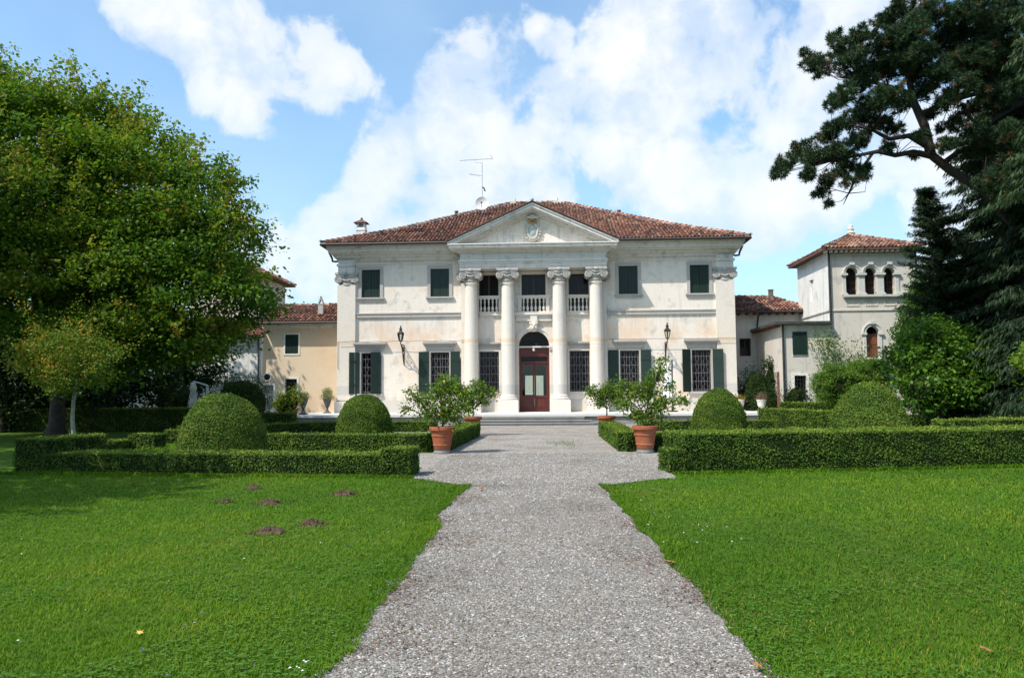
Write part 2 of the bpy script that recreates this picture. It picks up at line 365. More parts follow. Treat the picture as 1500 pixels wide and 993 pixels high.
# ------------------------------------------------------------------ mesh builder
class MB:
    def __init__(s):
        s.v = []
        s.f = []
        s.n = 0
    def add(s, verts, faces):
        b = s.n
        s.v.extend([tuple(map(float, p)) for p in verts])
        s.f.extend([tuple(i+b for i in f) for f in faces])
        s.n += len(verts)
    def box(s, x0, x1, y0, y1, z0, z1):
        s.add([(x0, y0, z0), (x1, y0, z0), (x1, y1, z0), (x0, y1, z0), (x0, y0, z1), (x1, y0, z1), (x1, y1, z1), (x0, y1, z1)],
              [(0, 3, 2, 1), (4, 5, 6, 7), (0, 1, 5, 4), (1, 2, 6, 5), (2, 3, 7, 6), (3, 0, 4, 7)])
        return s
    def quad(s, a, b, c, d):
        s.add([a, b, c, d], [(0, 1, 2, 3)])
        return s
    def prism(s, poly, y0, y1):
        """polygon of (x, z), counter-clockwise seen from -y, pushed from y0 (front) to y1"""
        n = len(poly)
        s.add([(x, y0, z) for x, z in poly]+[(x, y1, z) for x, z in poly],
              [tuple(range(n)), tuple(range(2*n-1, n-1, -1))]+[(i, n+i, n+(i+1) % n, (i+1) % n) for i in range(n)])
        return s
    def slab(s, pts, th):
        """planar polygon thickened downwards"""
        n = len(pts)
        s.add(list(pts)+[(p[0], p[1], p[2]-th) for p in pts],
              [tuple(range(n)), tuple(range(2*n-1, n-1, -1))]+[(i, n+i, n+(i+1) % n, (i+1) % n) for i in range(n)])
        return s
    def lathe(s, prof, n=16, c=(0, 0, 0), caps=True):
        vs = []
        for r, z in prof:
            for i in range(n):
                a = 2*PI*i/n
                vs.append((c[0]+r*math.cos(a), c[1]+r*math.sin(a), c[2]+z))
        fs = []
        for k in range(len(prof)-1):
            for i in range(n):
                j = (i+1) % n
                fs.append((k*n+i, k*n+j, (k+1)*n+j, (k+1)*n+i))
        if caps:
            fs.append(tuple(range(n-1, -1, -1)))
            fs.append(tuple((len(prof)-1)*n+i for i in range(n)))
        s.add(vs, fs)
        return s
    def tube(s, pts, rad, n=6):
        pts = [Vector(p) for p in pts]
        m = len(pts)
        rs = [rad]*m if isinstance(rad, (int, float)) else list(rad)
        vs = []
        a = None
        for k, p in enumerate(pts):
            d = (pts[min(k+1, m-1)]-pts[max(k-1, 0)])
            d = d.normalized() if d.length > 1e-9 else Vector((0, 0, 1))
            if a is not None:
                a = a-d*a.dot(d)
            if a is None or a.length < 1e-3:
                a = d.cross(Vector((0, 0, 1)))
                if a.length < 0.2:
                    a = d.cross(Vector((1, 0, 0)))
            a.normalize()
            b = d.cross(a)
            for i in range(n):
                t = 2*PI*i/n
                q = p+(a*math.cos(t)+b*math.sin(t))*rs[k]
                vs.append((q.x, q.y, q.z))
        fs = []
        for k in range(m-1):
            for i in range(n):
                j = (i+1) % n
                fs.append((k*n+i, (k+1)*n+i, (k+1)*n+j, k*n+j))
        fs.append(tuple(range(n)))
        fs.append(tuple((m-1)*n+i for i in range(n-1, -1, -1)))
        s.add(vs, fs)
        return s
    def ball(s, c, r, nu=8, nv=6):
        rx, ry, rz = (r, r, r) if isinstance(r, (int, float)) else r
        vs = [(c[0], c[1], c[2]-rz)]
        for k in range(1, nv):
            a = -PI/2+PI*k/nv
            for i in range(nu):
                t = 2*PI*i/nu
                vs.append((c[0]+rx*math.cos(a)*math.cos(t), c[1]+ry*math.cos(a)*math.sin(t), c[2]+rz*math.sin(a)))
        vs.append((c[0], c[1], c[2]+rz))
        fs = [(0, 1+(i+1) % nu, 1+i) for i in range(nu)]
        for k in range(nv-2):
            for i in range(nu):
                j = (i+1) % nu
                fs.append((1+k*nu+i, 1+k*nu+j, 1+(k+1)*nu+j, 1+(k+1)*nu+i))
        l = len(vs)-1
        o = 1+(nv-2)*nu
        fs += [(l, o+i, o+(i+1) % nu) for i in range(nu)]
        s.add(vs, fs)
        return s
    def mesh(s, name, mat, smooth=False):
        me = bpy.data.meshes.new(name)
        me.from_pydata(s.v, [], s.f)
        if mat:
            me.materials.append(MATS[mat])
        if smooth:
            me.shade_smooth()
            try:
                me.set_sharp_from_angle(angle=R(40))
            except Exception:
                pass
        me.update()
        return me
    def build(s, name, mat, parent=None, loc=None, smooth=False):
        return link(name, s.mesh(name, mat, smooth), parent, loc)

def link(name, me, parent=None, loc=None, rotz=0.0):
    o = bpy.data.objects.new(name, me)
    COL.objects.link(o)
    if parent is not None:
        o.parent = parent
    if loc is not None:
        o.location = loc
    if rotz:
        o.rotation_euler = (0, 0, rotz)
    return o
def tag(o, label=None, cat=None, group=None, kind=None):
    for k, v in (('label', label), ('category', cat), ('group', group), ('kind', kind)):
        if v:
            o[k] = v
    return o
def thing(name, label, cat, loc=(0, 0, 0), rotz=0.0, group=None):
    o = link(name, None, None, loc, rotz)
    o.empty_display_size = 0.2
    return tag(o, label, cat, group)
def dup(root, loc, rotz=0.0, label=None):
    def cp(o, par):
        c = o.copy()
        COL.objects.link(c)
        if par is not None:
            c.parent = par
        for ch in list(o.children):
            cp(ch, c)
        return c
    r = cp(root, None)
    r.location = loc
    r.rotation_euler = (0, 0, rotz)
    if label:
        r['label'] = label
    return r

def np_mesh(name, V, nper, mat, tint=None, parent=None, faces=None):
    """V: (N*k,3) verts; faces of nper verts each in order, or an explicit (F,nper) index array"""
    V = np.ascontiguousarray(V, dtype=np.float32)
    if faces is None:
        nf = len(V)//nper
        idx = np.arange(nf*nper, dtype=np.int32)
    else:
        nf = len(faces)
        idx = np.ascontiguousarray(faces, dtype=np.int32).ravel()
    me = bpy.data.meshes.new(name)
    me.vertices.add(len(V))
    me.vertices.foreach_set('co', V.ravel())
    me.loops.add(nf*nper)
    me.loops.foreach_set('vertex_index', idx)
    me.polygons.add(nf)
    me.polygons.foreach_set('loop_start', np.arange(nf, dtype=np.int32)*nper)
    try:
        me.polygons.foreach_set('loop_total', np.full(nf, nper, dtype=np.int32))
    except Exception:
        pass
    if tint is not None:
        at = me.attributes.new('tint', 'FLOAT', 'FACE')
        at.data.foreach_set('value', np.ascontiguousarray(tint, dtype=np.float32))
    me.materials.append(MATS[mat])
    me.update(calc_edges=True)
    return link(name, me, parent)

def unit(a):
    return a/np.maximum(np.linalg.norm(a, axis=1, keepdims=True), 1e-9)
def rnd_dir(n):
    return unit(rng.normal(size=(n, 3)))
def leaf_quads(C, axis, normal, length, width):
    """rhombus leaves: C base centre, axis along the leaf, normal faces out"""
    axis = unit(axis)
    side = unit(np.cross(normal, axis))
    L = np.asarray(length).reshape(-1, 1)
    Wd = np.asarray(width).reshape(-1, 1)
    nn = unit(np.cross(axis, side))
    a = C-axis*L*0.5
    c = C+axis*L*0.5
    bb = C+side*Wd*0.5+nn*L*0.06-axis*L*0.06
    d = C-side*Wd*0.5+nn*L*0.06-axis*L*0.06
    return np.stack([a, bb, c, d], axis=1).reshape(-1, 3)

# ------------------------------------------------------------------ tiled roofs
def tile_field(name, origin, e_u, e_up, poly, mat='roof_tile', parent=None, pitch=0.2, course=0.34, lift=0.0, bias=0.0):
    """half round cover tiles on a sloping plane. poly is in (u, s): u along the eave, s up the slope"""
    o = np.array(origin, float)
    eu = np.array(e_u, float); eu /= np.linalg.norm(eu)
    es = np.array(e_up, float); es /= np.linalg.norm(es)
    en = np.cross(eu, es); en /= np.linalg.norm(en)
    if en[2] < 0:
        en = -en
    P = np.array(poly, float)
    umin, smin = P.min(0); umax, smax = P.max(0)
    us = np.arange(umin+pitch/2, umax, pitch)
    ss = np.arange(smin, smax, course)
    U, S = np.meshgrid(us, ss)
    U = U.ravel(); S = S.ravel()
    def inside(u, s_):
        r = np.ones(len(u), bool)
        n = len(P)
        for i in range(n):
            a = P[i]; b_ = P[(i+1) % n]
            r &= ((b_[0]-a[0])*(s_-a[1])-(b_[1]-a[1])*(u-a[0])) >= -0.03
        return r
    k = inside(U, S+0.1)
    U = U[k]; S = S[k]
    n = len(U)
    U = U+rng.normal(0, 0.008, n)
    S = S+rng.normal(0, 0.012, n)
    ang = np.linspace(0, PI, 6)
    V = np.zeros((n, 12, 3))
    r_lo = pitch*0.40; r_hi = pitch*0.33
    tilt = rng.normal(0, 0.006, n)
    for row, (ds, rr, h) in enumerate(((0.0, r_lo, 0.045), (course*1.15, r_hi, 0.012))):
        for j, a in enumerate(ang):
            u = U+math.cos(a)*rr+(tilt if row else 0)
            q = o+eu*u[:, None]+es*(S+ds)[:, None]+en*(h+math.sin(a)*rr*0.85+lift+tilt*0.5)[:, None]
            V[:, row*6+j] = q
    fc = []
    for j in range(5):
        fc.append((j, j+1, 6+j+1, 6+j))
    fc.append((0, 1, 4, 5)); fc.append((1, 2, 3, 4))
    base = (np.arange(n)*12)[:, None, None]
    F = (base+np.array(fc)[None]).reshape(-1, 4)
    t = np.clip(rng.beta(2.3, 2.0, n)+bias, 0, 1)
    ob = np_mesh(name, V.reshape(-1, 3), 4, mat, np.repeat(t, 7), parent, F)
    ob['kind'] = 'stuff'
    return ob
def ridge_tiles(name, a, b, parent, mat='roof_tile', rad=0.13, step=0.36, bias=0.12):
    a = np.array(a, float); b = np.array(b, float)
    L = np.linalg.norm(b-a); d = (b-a)/L
    sd_ = np.cross(d, [0, 0, 1]); sd_ /= np.linalg.norm(sd_)
    un = np.cross(sd_, d)
    n = int(L/step)
    V = []; F = []; T = []
    for i in range(n):
        c0 = a+d*(i*step); c1 = c0+d*step*1.12
        jit = rng.normal(0, 0.008, 3)
        bi = len(V)
        for c, rr, h in ((c0, rad, 0.03), (c1, rad*0.85, 0.0)):
            for j in range(6):
                t = PI*j/5
                V.append(c+jit+sd_*math.cos(t)*rr+un*(math.sin(t)*rr+h))
        for j in range(5):
            F.append((bi+j, bi+j+1, bi+7+j, bi+6+j))
        F.append((bi, bi+1, bi+4, bi+5)); F.append((bi+1, bi+2, bi+3, bi+4))
        T += [min(1, max(0, rng.beta(1.6, 1.4)+bias))]*7
    ob = np_mesh(name, np.array(V), 4, mat, np.array(T), parent, np.array(F))
    ob['kind'] = 'stuff'
    return ob

# ------------------------------------------------------------------ walls with openings
def wall_front(mb, x0, x1, z0, z1, openings, y=0.0, depth=0.35, flip=None):
    """openings: (xa, xb, za, zb). front faces at y plus reveals going back by depth"""
    xs = sorted({x0, x1, *[v for o in openings for v in (o[0], o[1])]})
    zs = sorted({z0, z1, *[v for o in openings for v in (o[2], o[3])]})
    T = flip or (lambda x, y_, z: (x, y_, z))
    for i in range(len(xs)-1):
        for k in range(len(zs)-1):
            cx = (xs[i]+xs[i+1])/2; cz = (zs[k]+zs[k+1])/2
            if any(o[0] < cx < o[1] and o[2] < cz < o[3] for o in openings):
                continue
            mb.quad(T(xs[i], y, zs[k]), T(xs[i+1], y, zs[k]), T(xs[i+1], y, zs[k+1]), T(xs[i], y, zs[k+1]))
    for xa, xb, za, zb in openings:
        mb.quad(T(xa, y, za), T(xa, y, zb), T(xa, y+depth, zb), T(xa, y+depth, za))
        mb.quad(T(xb, y, za), T(xb, y+depth, za), T(xb, y+depth, zb), T(xb, y, zb))
        mb.quad(T(xa, y, za), T(xa, y+depth, za), T(xb, y+depth, za), T(xb, y, za))
        mb.quad(T(xa, y, zb), T(xb, y, zb), T(xb, y+depth, zb), T(xa, y+depth, zb))
def arch_fill(mb, cx, zs, r, ztop, y, depth, n=14):
    """masonry left between a half round arch and the flat top of its opening, with the soffit"""
    for i in range(n):
        a0 = PI-PI*i/n; a1 = PI-PI*(i+1)/n
        p0 = (cx+r*math.cos(a0), zs+r*math.sin(a0)); p1 = (cx+r*math.cos(a1), zs+r*math.sin(a1))
        mb.quad((p0[0], y, p0[1]), (p1[0], y, p1[1]), (p1[0], y, ztop), (p0[0], y, ztop))
        mb.quad((p0[0], y, p0[1]), (p0[0], y+depth, p0[1]), (p1[0], y+depth, p1[1]), (p1[0], y, p1[1]))
def arch_ring(mb, cx, zs, r0_, r1_, y0, y1, n=16):
    for i in range(n):
        a0 = PI-PI*i/n; a1 = PI-PI*(i+1)/n
        q = [(cx+r*math.cos(a), zs+r*math.sin(a)) for r, a in ((r0_, a0), (r0_, a1), (r1_, a1), (r1_, a0))]
        mb.prism(q, y0, y1)
def ring_frame(mb, xa, xb, za, zb, w, y0, y1, bottom=True):
    mb.box(xa-w, xa, y0, y1, za-(w if bottom else 0), zb+w)
    mb.box(xb, xb+w, y0, y1, za-(w if bottom else 0), zb+w)
    mb.box(xa, xb, y0, y1, zb, zb+w)
    if bottom:
        mb.box(xa, xb, y0, y1, za-w, za)
def shutter_mesh(w, h, planks=3):
    mb = MB()
    pw = w/planks
    for i in range(planks):
        mb.box(i*pw+0.006, (i+1)*pw-0.006, -0.045, -0.012, 0, h)
    mb.box(0.004, w-0.004, -0.014, 0.0, 0.004, h-0.004)
    for zz in (0.22*h, 0.78*h):
        mb.box(0.02, w-0.02, 0.0, 0.02, zz-0.05, zz+0.05)
        mb.box(-0.02, 0.10, -0.052, -0.044, zz-0.02, zz+0.02)
    return mb.mesh('shutter', 'green_paint')
def grille_mesh(w, h):
    mb = MB()
    nb = 7
    sp = w/nb
    for i in range(nb):
        x = -w/2+sp*(i+0.5)
        sg = 1 if i % 2 else -1
        pts = []
        m_ = 30
        for k in range(m_+1):
            z = h*k/m_
            ph = z/h*5.0
            fr_ = ph-math.floor(ph)
            bul = (math.sin(PI*min(1, max(0, (fr_-0.25)/0.6)))**2)*sp*0.24
            pts.append((x+sg*bul, -0.02, z))
        mb.tube(pts, 0.0115, 3)
    for k in range(1, 6):
        z = h*(k-0.5)/5.0-0.13
        if 0.03 < z < h:
            mb.box(-w/2, w/2, -0.032, -0.008, z-0.012, z+0.012)
    return mb.mesh('grille', 'grille_iron')
def bars_mesh(w, h, nx, nz, r=0.014, mat='iron'):
    mb = MB()
    for i in range(nx):
        x = -w/2+w*(i+1)/(nx+1)
        mb.box(x-r, x+r, -0.02-r, -0.02+r, 0, h)
    for k in range(nz):
        z = h*(k+1)/(nz+1)
        mb.box(-w/2, w/2, -0.02-r*1.6, -0.02+r*0.4, z-r, z+r)
    return mb.mesh('grille', mat)

# ================================================================== GROUND
EDGE_L = [-1.25, -1.30, -1.29, -1.32, -1.34, -1.52, -1.40]
EDGE_R = [1.3, 1.22, 1.19, 1.13, 1.08, .98, .84]
def edge_x(side, y):
    """path edge with the ragged line of the turf"""
    y = np.asarray(y, float)
    if side < 0:
        x = np.interp(y, [-6, 4.4, 5.7, 7.2, 8.8, 10.5, 13.4], EDGE_L)
    else:
        x = np.interp(y, [-6, 4.4, 5.5, 6.8, 8.2, 10.2, 13.5], EDGE_R)
    return x+0.016*np.sin(y*3.1+side)+0.012*np.sin(y*7.7+side*2+np.sin(y*2.3)*2)+0.010*np.sin(y*17.3+side)
SY = 13.35            # the lawn ends here, the cross walk begins
def is_gravel(x, y):
    y = np.asarray(y, float); x = np.asarray(x, float)
    a = (x > edge_x(-1, y)) & (x < edge_x(1, y)) & (y < SY+0.4)
    flare = (y > SY-1.2) & (y <= SY+1.4) & (x > edge_x(-1, np.minimum(y, SY))-np.clip((y-SY), 0, 2)*.95) & (x < edge_x(1, np.minimum(y, SY))+np.clip((y-SY), 0, 2)*1.05)
    b = (y > 14.4) & (x > -2.62) & (x < 2.3) & (y < 38.6)
    c = (y > 16.6) & (y < 20.6) & (np.abs(x) < 16)
    d = (y > 30.2) & (y < 38.6) & (x > -14) & (x < 12)
    return a | flare | b | c | d
mb = MB()
mb.quad((-600, -60, 0), (600, -60, 0), (600, 1200, 0), (-600, 1200, 0))
tag(mb.build('lawn_ground', 'lawn'), kind='structure')
mb = MB()
ys = np.arange(-6, SY+0.01, 0.06)
for i in range(len(ys)-1):
    a, b_ = ys[i], ys[i+1]
    mb.quad((edge_x(-1, a), a, .004), (edge_x(1, a), a, .004), (edge_x(1, b_), b_, .004), (edge_x(-1, b_), b_, .004))
y0_ = ys[-1]
xl, xr = float(edge_x(-1, y0_)), float(edge_x(1, y0_))
mb.quad((xl, y0_, .004), (xr, y0_, .004), (2.3, 14.75, .004), (-2.75, 14.75, .004))
mb.quad((-2.75, 14.75, .004), (2.3, 14.75, .004), (2.3, 16.6, .004), (-2.75, 16.6, .004))
mb.quad((-10.2, 16.6, .004), (11, 16.6, .004), (11, 20.6, .004), (-10.2, 20.6, .004))
mb.quad((-3.0, 20.6, .004), (2.3, 20.6, .004), (2.3, 30.2, .004), (-3.0, 30.2, .004))
mb.quad((-14, 30.2, .004), (12, 30.2, .004), (12, 38.6, .004), (-14, 38.6, .004))
tag(mb.build('gravel_path', 'gravel'), kind='structure')

# loose pebbles lying on the near part of the path
def pebbles(n, y0, y1, smin, smax, wide=False):
    y = y0+(y1-y0)*rng.random(n)**(1.0 if wide else 1.25)
    x = rng.uniform(-2.6, 2.25, n) if wide else rng.uniform(-1.75, 1.6, n)
    k = (x > edge_x(-1, y)-rng.exponential(0.025, n)) & (x < edge_x(1, y)+rng.exponential(0.025, n))
    if wide:
        k = is_gravel(x, y)
    x = x[k]; y = y[k]; n = len(x)
    s = rng.uniform(smin, smax, n)
    base = np.array([(1, 0, 0), (0, 1, 0), (-1, 0, 0), (0, -1, 0), (0, 0, 1), (0, 0, -1)], float)
    a = rng.uniform(0, 2*PI, n); ca, sa = np.cos(a), np.sin(a)
    sc = np.stack([s*rng.uniform(0.8, 1.5, n), s*rng.uniform(0.6, 1.0, n), s*rng.uniform(0.4, 0.8, n)], 1)
    V = base[None]*sc[:, None, :]
    V = V*(1+rng.normal(0, 0.18, (n, 6, 1)))
    X = V[:, :, 0]*ca[:, None]-V[:, :, 1]*sa[:, None]
    Y = V[:, :, 0]*sa[:, None]+V[:, :, 1]*ca[:, None]
    tl = rng.normal(0, 0.35, (n, 1))
    Z = V[:, :, 2]+X*tl
    P = np.stack([X+x[:, None], Y+y[:, None], Z+(0.004+sc[:, 2]*0.35)[:, None]], 2).reshape(-1, 3)
    fc = np.array([(0, 1, 4), (1, 2, 4), (2, 3, 4), (3, 0, 4)])
    F = (np.arange(n)*6)[:, None, None]+fc[None]
    dirt = (np.sin(x*2.3+y*0.7)+np.sin(y*1.9-x*1.3)) > 0.9
    t = np.clip(rng.beta(2.2, 2.4, n)+np.where(rng.random(n) < 0.07, 0.45, 0)-np.where(dirt, 0.12, 0), 0, 1)
    t = np.clip(t+(.16 if wide else .09 if y0 > 5 else .04), 0, 1)
    return P, F.reshape(-1, 3), np.repeat(t, 4)
P1, F1, T1 = pebbles(64000, 3.2, 7.5, 0.0055, 0.012)
P2, F2, T2 = pebbles(48000, 6.5, 13.6, 0.008, 0.0145)
P3, F3, T3 = pebbles(26000, 11.5, 20.4, 0.012, 0.020, True)
P2, F2, T2 = np.concatenate([P2, P3]), np.concatenate([F2, F3+len(P2)]), np.concatenate([T2, T3])
tag(np_mesh('gravel_stones', np.concatenate([P1, P2]), 3, 'pebble', np.concatenate([T1, T2]), None, np.concatenate([F1, F2+len(P1)])), kind='stuff')

# terrace with its steps in front of the house
terrace = tag(link('terrace', None, None, (0, 0, 0)), kind='structure')
mb = MB()
mb.box(-13.85, 10.85, 38.55, 45.5, 0.40, 0.52)
mb.build('paving', 'terrace_stone', terrace)
mb = MB()
mb.box(-13.75, 10.75, 38.65, 45.5, 0.0, 0.398)
mb.build('retaining_wall', 'step_stone', terrace)
for k, (hw, yy, z0, z1) in enumerate(((2.55, 38.18, 0.0, 0.375), (2.85, 37.80, 0.0, 0.245), (3.2, 37.42, 0.0, 0.125))):
    mb = MB()
    mb.box(-0.97-hw, -0.97+hw, yy, yy+(0.47 if k == 0 else 0.378), z0, z1-0.05)
    mb.box(-1.0-hw, -0.94+hw, yy-0.03, yy+(0.44 if k == 0 else 0.345), z1-0.048, z1)
    mb.build('step', 'step_stone', terrace)

# ================================================================== VILLA
VX, VY = -0.93, 43.0
villa = thing('villa', 'cream neoclassical villa with four columns, pediment and red tiled hip roof', 'villa', (VX, VY, 0))
GZ = 0.52
ups = [-9.14, -5.24, 5.24, 9.14]
bays = [-2.5, 2.5]
ops = []
for x in ups:
    ops.append((x-.525, x+.525, 6.95, 8.53))
    ops.append((x-.525, x+.525, 1.58, 3.85))
for x in bays:
    ops.append((x-.55, x+.55, 5.97, 8.15))
    ops.append((x-.55, x+.55, 1.62, 3.86))
ops.append((-.67, .67, 5.97, 8.15))
ops.append((-.84, .84, GZ, 4.98))
mb = MB()
wall_front(mb, -10.95, 10.95, 0.0, 9.86, ops, 0.0, 0.42)
arch_fill(mb, 0, 4.14, .84, 4.98, 0.0, 0.42)
for sx in (-1, 1):
    x = 10.95*sx
    mb.quad((x, 0, 0), (x, 0, 9.86), (x, 20.5, 9.86), (x, 20.5, 0))
zz = GZ
mb.quad((-10.95, 20.5, 0), (-1.2, 20.5, 0), (-1.2, 20.5, 9.86), (-10.95, 20.5, 9.86))
mb.quad((.3, 20.5, 0), (10.95, 20.5, 0), (10.95, 20.5, 9.86), (.3, 20.5, 9.86))
mb.quad((-1.2, 20.5, 2.95), (.3, 20.5, 2.95), (.3, 20.5, 9.86), (-1.2, 20.5, 9.86))
mb.build('wall', 'villa_stucco', villa)
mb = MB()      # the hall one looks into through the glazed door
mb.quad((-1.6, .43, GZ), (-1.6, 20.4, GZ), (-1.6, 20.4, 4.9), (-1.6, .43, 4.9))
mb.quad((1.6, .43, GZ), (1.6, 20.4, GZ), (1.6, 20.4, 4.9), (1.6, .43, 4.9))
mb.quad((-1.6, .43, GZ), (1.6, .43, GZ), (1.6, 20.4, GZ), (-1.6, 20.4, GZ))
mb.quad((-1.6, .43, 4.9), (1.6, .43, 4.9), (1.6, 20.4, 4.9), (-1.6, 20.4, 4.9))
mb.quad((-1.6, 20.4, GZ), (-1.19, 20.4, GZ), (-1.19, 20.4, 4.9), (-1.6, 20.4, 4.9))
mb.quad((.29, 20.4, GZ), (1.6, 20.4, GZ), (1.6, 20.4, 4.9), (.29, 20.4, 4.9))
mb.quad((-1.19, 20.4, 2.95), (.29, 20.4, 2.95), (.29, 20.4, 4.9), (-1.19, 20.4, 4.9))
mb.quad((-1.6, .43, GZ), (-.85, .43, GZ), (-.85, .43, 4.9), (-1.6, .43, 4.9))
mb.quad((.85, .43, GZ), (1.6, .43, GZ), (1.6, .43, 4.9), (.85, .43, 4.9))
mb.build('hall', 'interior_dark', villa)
for xa, xb in ((-9.96, -3.86), (3.86, 9.96), (-2.98, -1.86), (1.86, 2.98)):
    mb = MB()
    mb.box(xa, xb, -.07, 0.002, GZ, 1.12)
    mb.box(xa+.001, xb-.001, -.045, 0.003, 1.12, 1.2)
    mb.build('base_course', 'plinth_stone', villa)
for sx in (-1, 1):
    a, b_ = sorted((4.05*sx, 9.98*sx))
    mb = MB()
    mb.box(a, b_, -.09, 0.002, 5.82, 6.0)
    mb.box(a, b_, -.125, 0.002, 6.0, 6.07)
    mb.build('string_course', 'trim_stone', villa)
    mb = MB()
    mb.box(a, b_, -.05, 0.002, 8.80, 8.86)
    mb.build('upper_fillet', 'cornice_stone', villa)

# corner pilasters
cap = MB()
cap.box(-.60, .60, -.50, .50, .60, .72)
cap.box(-.55, .55, -.46, .46, .53, .60)
cap.lathe([(.37, 0), (.41, .03), (.41, .07), (.36, .09), (.36, .22), (.43, .34), (.46, .44), (.44, .53)], 18)
for sx in (-1, 1):
    cx, cz, rr = sx*.43, .345, .215
    pr = [(cx+rr*math.cos(2*PI*i/18), cz+rr*math.sin(2*PI*i/18)) for i in range(18)]
    cap.prism(pr, -.43, .43)
    sp = []
    for k in range(40):
        a = k*0.40
        q = rr*(1-k/46.0)-0.015
        sp.append((cx+sx*q*math.cos(a+PI/2), -.445, cz+q*math.sin(a+PI/2)))
    cap.tube(sp, .023, 5)
    cap.ball((cx, -.45, cz), .04, 6, 4)
    cap.tube([(cx, -.35, .53), (sx*.2, -.44, .49), (0, -.46, .455)], .05, 6)
    cap.tube([(cx*.55, -.40, .40), (sx*.12, -.44, .30), (0, -.455, .27)], .04, 6)
for i in range(7):
    x = -.24+.08*i
    cap.ball((x, -.41, .40+.02*math.cos(i*2)), (.035, .05, .05), 6, 4)
cap.ball((0, -.50, .63), (.13, .07, .10), 8, 6)
for i in range(5):
    a = PI*i/4
    cap.ball((.1*math.cos(a), -.52, .63+.07*math.sin(a)), .04, 6, 4)
cap_me = cap.mesh('capital', 'capital_stone', True)

for sx in (-1, 1):
    x0, x1 = sorted((9.98*sx, 11.0*sx))
    mb = MB()
    mb.box(x0, x1, -.16, .6, GZ+.95, 7.66)
    pil = mb.build('pilaster', 'column_stone', villa)
    mb = MB()
    mb.box(x0-.10, x1+.10, -.26, .6, GZ, 1.15)
    mb.box(x0-.02, x1+.02, -.19, .6, 1.15, 1.22)
    mb.box(x0-.05, x1+.05, -.235, .6, 1.22, 1.33)
    mb.box(x0-.025, x1+.025, -.19, .6, 1.33, 1.47)
    mb.build('base', 'column_stone', pil)
    c = link('capital', cap_me, pil, ((x0+x1)/2, .05, 7.63))
    c.scale = (1.06, .62, 1.0)
    mb = MB()
    mb.box(x0+.04, x1-.04, -.20, .6, 8.352, 8.72)
    mb.box(x0-.03, x1+.03, -.27, .6, 8.72, 8.84)
    mb.box(x0+.05, x1-.05, -.21, .6, 8.84, 9.05)
    mb.build('entablature_block', 'cornice_stone', pil)

# wing cornice, running round the corners
for sx in (-1, 1):
    mb = MB()
    for o, z0, z1 in ((.12, 9.03, 9.14), (.22, 9.14, 9.22), (.34, 9.22, 9.36), (.56, 9.36, 9.44), (.70, 9.44, 9.62), (.80, 9.62, 9.74), (.86, 9.74, 9.80)):
        ox = 10.98+o*.62
        a, b_ = sorted((ox*sx, 4.0*sx))
        mb.box(a, b_, -o, 1.0, z0, z1)
        a, b_ = sorted((ox*sx, 10.9*sx))
        mb.box(a, b_, 1.0, 20.6+o, z0, z1)
    mb.build('cornice', 'cornice_stone', villa)

# portico columns
shaft = MB()
prof = []
H0, H1 = 1.46, 7.64
for k in range(15):
    u = k/14
    r_ = .385-.055*max(0, (u-.25)/.75)**1.6
    prof.append((r_, H0+(H1-H0)*u))
prof = prof[:6]+[(prof[5][0]+.0, 4.13), (prof[5][0]-.012, 4.14), (prof[5][0]-.012, 4.155), (prof[5][0], 4.165)]+[q for q in prof[6:] if q[1] > 4.3]
shaft.lathe(prof, 28)
shaft.lathe([(.39, 7.50), (.405, 7.53), (.39, 7.56)], 28, caps=False)
shaft_me = shaft.mesh('shaft', 'column_stone', True)
cb = MB()
cb.box(-.56, .56, -.56, .56, GZ, 1.16)
cb.box(-.52, .52, -.52, .52, 1.16, 1.20)
cb.lathe([(.47, 1.20), (.50, 1.23), (.50, 1.29), (.46, 1.32), (.42, 1.34), (.42, 1.36), (.44, 1.38), (.44, 1.41), (.41, 1.435), (.385, 1.47)], 28)
cb_me = cb.mesh('base', 'column_stone', True)
colx = [-3.42, -1.40, 1.40, 3.42]
for i, x in enumerate(colx):
    c = link('column', None, villa, (x, -.62, 0))
    link('shaft', shaft_me, c)
    link('base', cb_me, c)
    k = link('capital', cap_me, c, (0, 0, 7.64))
    k.scale = (.98, .95, .98)
for sx in (-1, 1):      # respond pilasters behind the outer columns
    x0, x1 = sorted((3.36*sx, 4.02*sx))
    mb = MB()
    mb.box(x0, x1, -.24, .1, GZ, 7.64)
    mb.box(x0-.06, x1+.06, -.30, .1, GZ+.002, 1.16)
    rp = mb.build('pilaster', 'column_stone', villa)
    k = link('capital', cap_me, rp, (3.72*sx, .02, 7.64))
    k.scale = (.86, .62, .97)

# portico entablature
en = MB()
en.box(-3.98, 3.98, -1.02, .3, 8.345, 8.44)
en.box(-4.0, 4.0, -1.05, .3, 8.44, 8.60)
en.box(-4.03, 4.03, -1.09, .3, 8.60, 8.71)
en.box(-4.08, 4.08, -1.15, .3, 8.71, 8.80)
entab = en.build('architrave', 'cornice_stone', villa)
mb = MB()
mb.box(-3.98, 3.98, -1.03, .3, 8.80, 9.18)
for sx in (-1, 1):
    mb.box(min(3.0*sx, 3.985*sx), max(3.0*sx, 3.985*sx), -1.055, .2, 8.802, 9.178)
    mb.ball((3.5*sx, -1.06, 9.0), .045, 6, 4)
mb.build('frieze', 'cornice_stone', villa)
mb = MB()
for o, z0, z1 in ((.07, 9.18, 9.25), (.16, 9.25, 9.31), (.26, 9.31, 9.38), (.50, 9.38, 9.42), (.56, 9.42, 9.56), (.62, 9.56, 9.62)):
    mb.box(-3.98-o, 3.98+o, -1.03-o, .3, z0, z1)
mb.build('pediment_cornice', 'cornice_stone', villa)
ped = MB()
